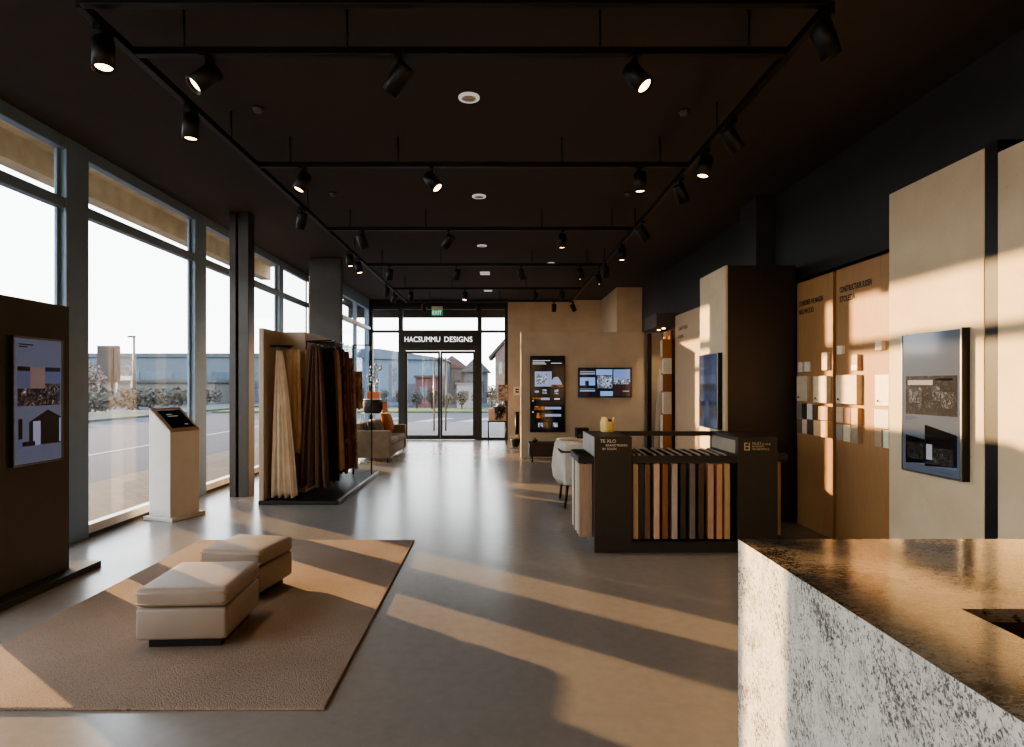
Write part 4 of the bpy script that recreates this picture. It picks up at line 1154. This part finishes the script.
building('blue_hall', 'pale blue metal hall outside the entrance sidelight', -15, -4.2, 45, 60, 3.6, mat('light blue metal', dim('#93b0cf'), .6, var=.06), [(-8.35, -7.75, .2, 3.1), (-9.6, -9.2, 1.0, 3.0), (-7.0, -5.0, .2, 1.6)],
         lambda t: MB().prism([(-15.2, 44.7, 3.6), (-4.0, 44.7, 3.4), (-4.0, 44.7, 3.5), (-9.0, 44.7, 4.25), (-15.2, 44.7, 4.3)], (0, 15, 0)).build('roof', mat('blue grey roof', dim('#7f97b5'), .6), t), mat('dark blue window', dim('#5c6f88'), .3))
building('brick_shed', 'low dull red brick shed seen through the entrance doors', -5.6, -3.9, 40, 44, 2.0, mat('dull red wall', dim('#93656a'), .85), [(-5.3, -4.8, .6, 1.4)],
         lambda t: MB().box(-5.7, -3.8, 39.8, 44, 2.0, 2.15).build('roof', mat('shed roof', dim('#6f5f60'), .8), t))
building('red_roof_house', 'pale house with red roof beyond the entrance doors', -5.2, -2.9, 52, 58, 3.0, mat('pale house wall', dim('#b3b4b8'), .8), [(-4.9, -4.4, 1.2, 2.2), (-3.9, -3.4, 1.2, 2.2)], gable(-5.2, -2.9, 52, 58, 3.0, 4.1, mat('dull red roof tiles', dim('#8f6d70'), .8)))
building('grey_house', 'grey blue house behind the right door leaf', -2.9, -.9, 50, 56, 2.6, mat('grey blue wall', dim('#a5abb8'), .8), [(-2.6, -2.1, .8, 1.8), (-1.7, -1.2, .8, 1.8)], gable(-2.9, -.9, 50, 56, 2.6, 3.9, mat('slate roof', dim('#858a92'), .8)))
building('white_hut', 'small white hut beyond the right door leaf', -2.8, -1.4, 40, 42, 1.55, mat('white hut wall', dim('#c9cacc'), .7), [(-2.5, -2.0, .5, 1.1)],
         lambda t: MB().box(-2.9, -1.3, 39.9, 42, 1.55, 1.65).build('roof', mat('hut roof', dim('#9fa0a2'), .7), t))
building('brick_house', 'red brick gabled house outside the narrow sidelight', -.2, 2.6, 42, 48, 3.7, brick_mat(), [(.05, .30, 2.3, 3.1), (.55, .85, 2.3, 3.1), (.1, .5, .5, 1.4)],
         lambda t: (MB().prism([(-.2, 42, 3.7), (2.6, 42, 3.7), (1.2, 42, 5.3)], (0, 5.9, 0)).build('gable_wall', bpy.data.materials['red brick'], t),
                    MB().prism([(-.5, 41.8, 3.45), (1.2, 41.8, 5.35), (1.2, 41.8, 5.6), (-.7, 41.8, 3.5)], (0, 6.4, 0)).prism([(1.2, 41.8, 5.35), (2.9, 41.8, 3.45), (3.1, 41.8, 3.5), (1.2, 41.8, 5.6)], (0, 6.4, 0)).build('roof', mat('dark roof edge', dim('#5d5a5c'), .8), t)), mat('white window', dim('#cdd2d8'), .4))
leafA = mat('dull olive leaves', dim('#626353'), .9, var=.3)
leafB = mat('grey green leaves', dim('#767a72'), .9, var=.3)
for k, (px, y, h) in enumerate(((366, 36, 1.5), (383, 36.5, 1.2), (401, 36, 1.3), (417, 36.5, 1.1), (432, 36, 1.4), (447, 36.5, 1.0), (462, 36, 1.2), (477, 36.5, 1.3), (492, 36, 1.5), (508, 36.5, 1.6))):
    tree('verge_shrub', '%s shrub on the verge outside the entrance, counted from the sofa side' % (ordn + ['ninth', 'tenth'])[k], (px - 498) * y / F, y, .03, .36, h, leafB if k % 2 else leafA, 260, .07, 'shrub', 'shrubs on the verge outside the entrance')
hb = MB(); hb.keep = True; rn = random.Random(9)
for y in range(12, 46):
    for k in range(2):
        leaf_blob(hb, (-22.2 + rn.uniform(-.5, .5), y + rn.uniform(-.5, .5), .65), .75, 60, .16, rn, (.9, 1, .85))
single('hedge', hb, mat('brown green hedge', dim('#857f70'), .95, var=.3), 'long low brown green hedge across the side road', 'hedge', (-22.2, 28, 0), kind='stuff')
tree('bare_tree', 'rusty brown tree at the foot of the brown sign tower', (91 - 498) * 43 / F, 43, -.06, 1.0, 3.2, mat('rusty leaves', '#6b5b51', .9, var=.3), 500, .11, 'tree')
Y = 45.0
x0, x1 = (97 - 498) * Y / F, (117 - 498) * Y / F
t = thing('sign_tower', 'brown grey sign tower standing beyond the side road', 'sign tower', ((x0 + x1) / 2, Y, 0))
MB().box(x0, x1, Y, Y + .4, 1.7, 4.5).build('sign_panel', mat('brown grey panel', dim('#665c54'), .8), t)
MB().box(x0 - .05, x0 + .15, Y + .1, Y + .3, 0, 1.7).build('post', M['steel'], t)
MB().box(x1 - .45, x1 - .25, Y - .06, Y, 0, 4.3).build('post', M['black'], t)
t = thing('rooftop_letters', 'big white letters SEO standing before the warehouse', 'sign', ((123 - 498) * 48 / F, 48, 0))
f = Face(((113.5 - 498) * 48 / F, 48, 0), '-y')
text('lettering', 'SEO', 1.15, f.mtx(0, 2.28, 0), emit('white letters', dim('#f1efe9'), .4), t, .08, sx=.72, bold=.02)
MB().box(f.o.x, f.o.x + 1.6, 48.05, 48.15, 1.9, 2.25).tube((f.o.x + .2, 48.1, 0), (f.o.x + .2, 48.1, 1.9), .06).tube((f.o.x + 1.4, 48.1, 0), (f.o.x + 1.4, 48.1, 1.9), .06).build('support', M['steel'], t)
Y = 40.0; x = (134 - 498) * Y / F
t = thing('street_lamp', 'tall street lamp with a single arm beyond the side road', 'street lamp', (x, Y, -.06))
MB().tube((x, Y, -.06), (x, Y, 4.75), .11, .07).build('pole', mat('lamp post grey', dim('#77797a'), .5, .4), t)
MB().soft(x - .42, x + .08, Y - .1, Y + .1, 4.72, 4.84, .03).build('lamp_head', bpy.data.materials['lamp post grey'], t)

# ------------------------------------------------------------------ light, sky, camera
W = bpy.data.worlds.new('sky'); C.world = W; W.use_nodes = True
wn = W.node_tree.nodes; wl = W.node_tree.links
bg = wn['Background']
tc = wn.new('ShaderNodeTexCoord'); sp_ = wn.new('ShaderNodeSeparateXYZ'); rp = wn.new('ShaderNodeValToRGB')
wl.new(tc.outputs['Generated'], sp_.inputs[0]); wl.new(sp_.outputs['Z'], rp.inputs['Fac'])
e = rp.color_ramp.elements
e[0].position = 0.0; e[0].color = (1.0, .96, .92, 1)
e[1].position = .9; e[1].color = (.50, .60, .80, 1)
e2 = e.new(.22); e2.color = (.97, .96, .96, 1)
wl.new(rp.outputs['Color'], bg.inputs['Color'])
bg.inputs['Strength'].default_value = 3.3

S = bpy.data.lights.new('sun', 'SUN'); S.energy = 10.5; S.angle = .010; S.color = (1, .60, .28)
so = bpy.data.objects.new('sun', S); COL.objects.link(so)
el = math.radians(8.5)
d = Vector((.806 * math.cos(el), -.592 * math.cos(el), -math.sin(el)))
so.rotation_mode = 'QUATERNION'; so.rotation_quaternion = (-d).to_track_quat('Z', 'Y')
so.location = (-20, 16, 8)

cam = bpy.data.cameras.new('camera'); co = bpy.data.objects.new('camera', cam); COL.objects.link(co)
co.location = (0, 0, 1.5); co.rotation_euler = (PI / 2, 0, 0)
cam.sensor_width = 36; cam.sensor_fit = 'HORIZONTAL'; cam.lens = F / 1024 * 36
cam.shift_x = (512 - 498) / 1024; cam.shift_y = (385 - 373.5) / 1024
cam.clip_start = .05; cam.clip_end = 300
C.camera = co
C.view_settings.view_transform = 'AgX'
C.view_settings.look = 'AgX - Medium High Contrast'
C.view_settings.exposure = 1.05
try:
    C.cycles.use_denoising = True
    C.cycles.max_bounces = 10; C.cycles.diffuse_bounces = 6; C.cycles.transparent_max_bounces = 16
    C.cycles.sample_clamp_indirect = 8
except Exception:
    pass
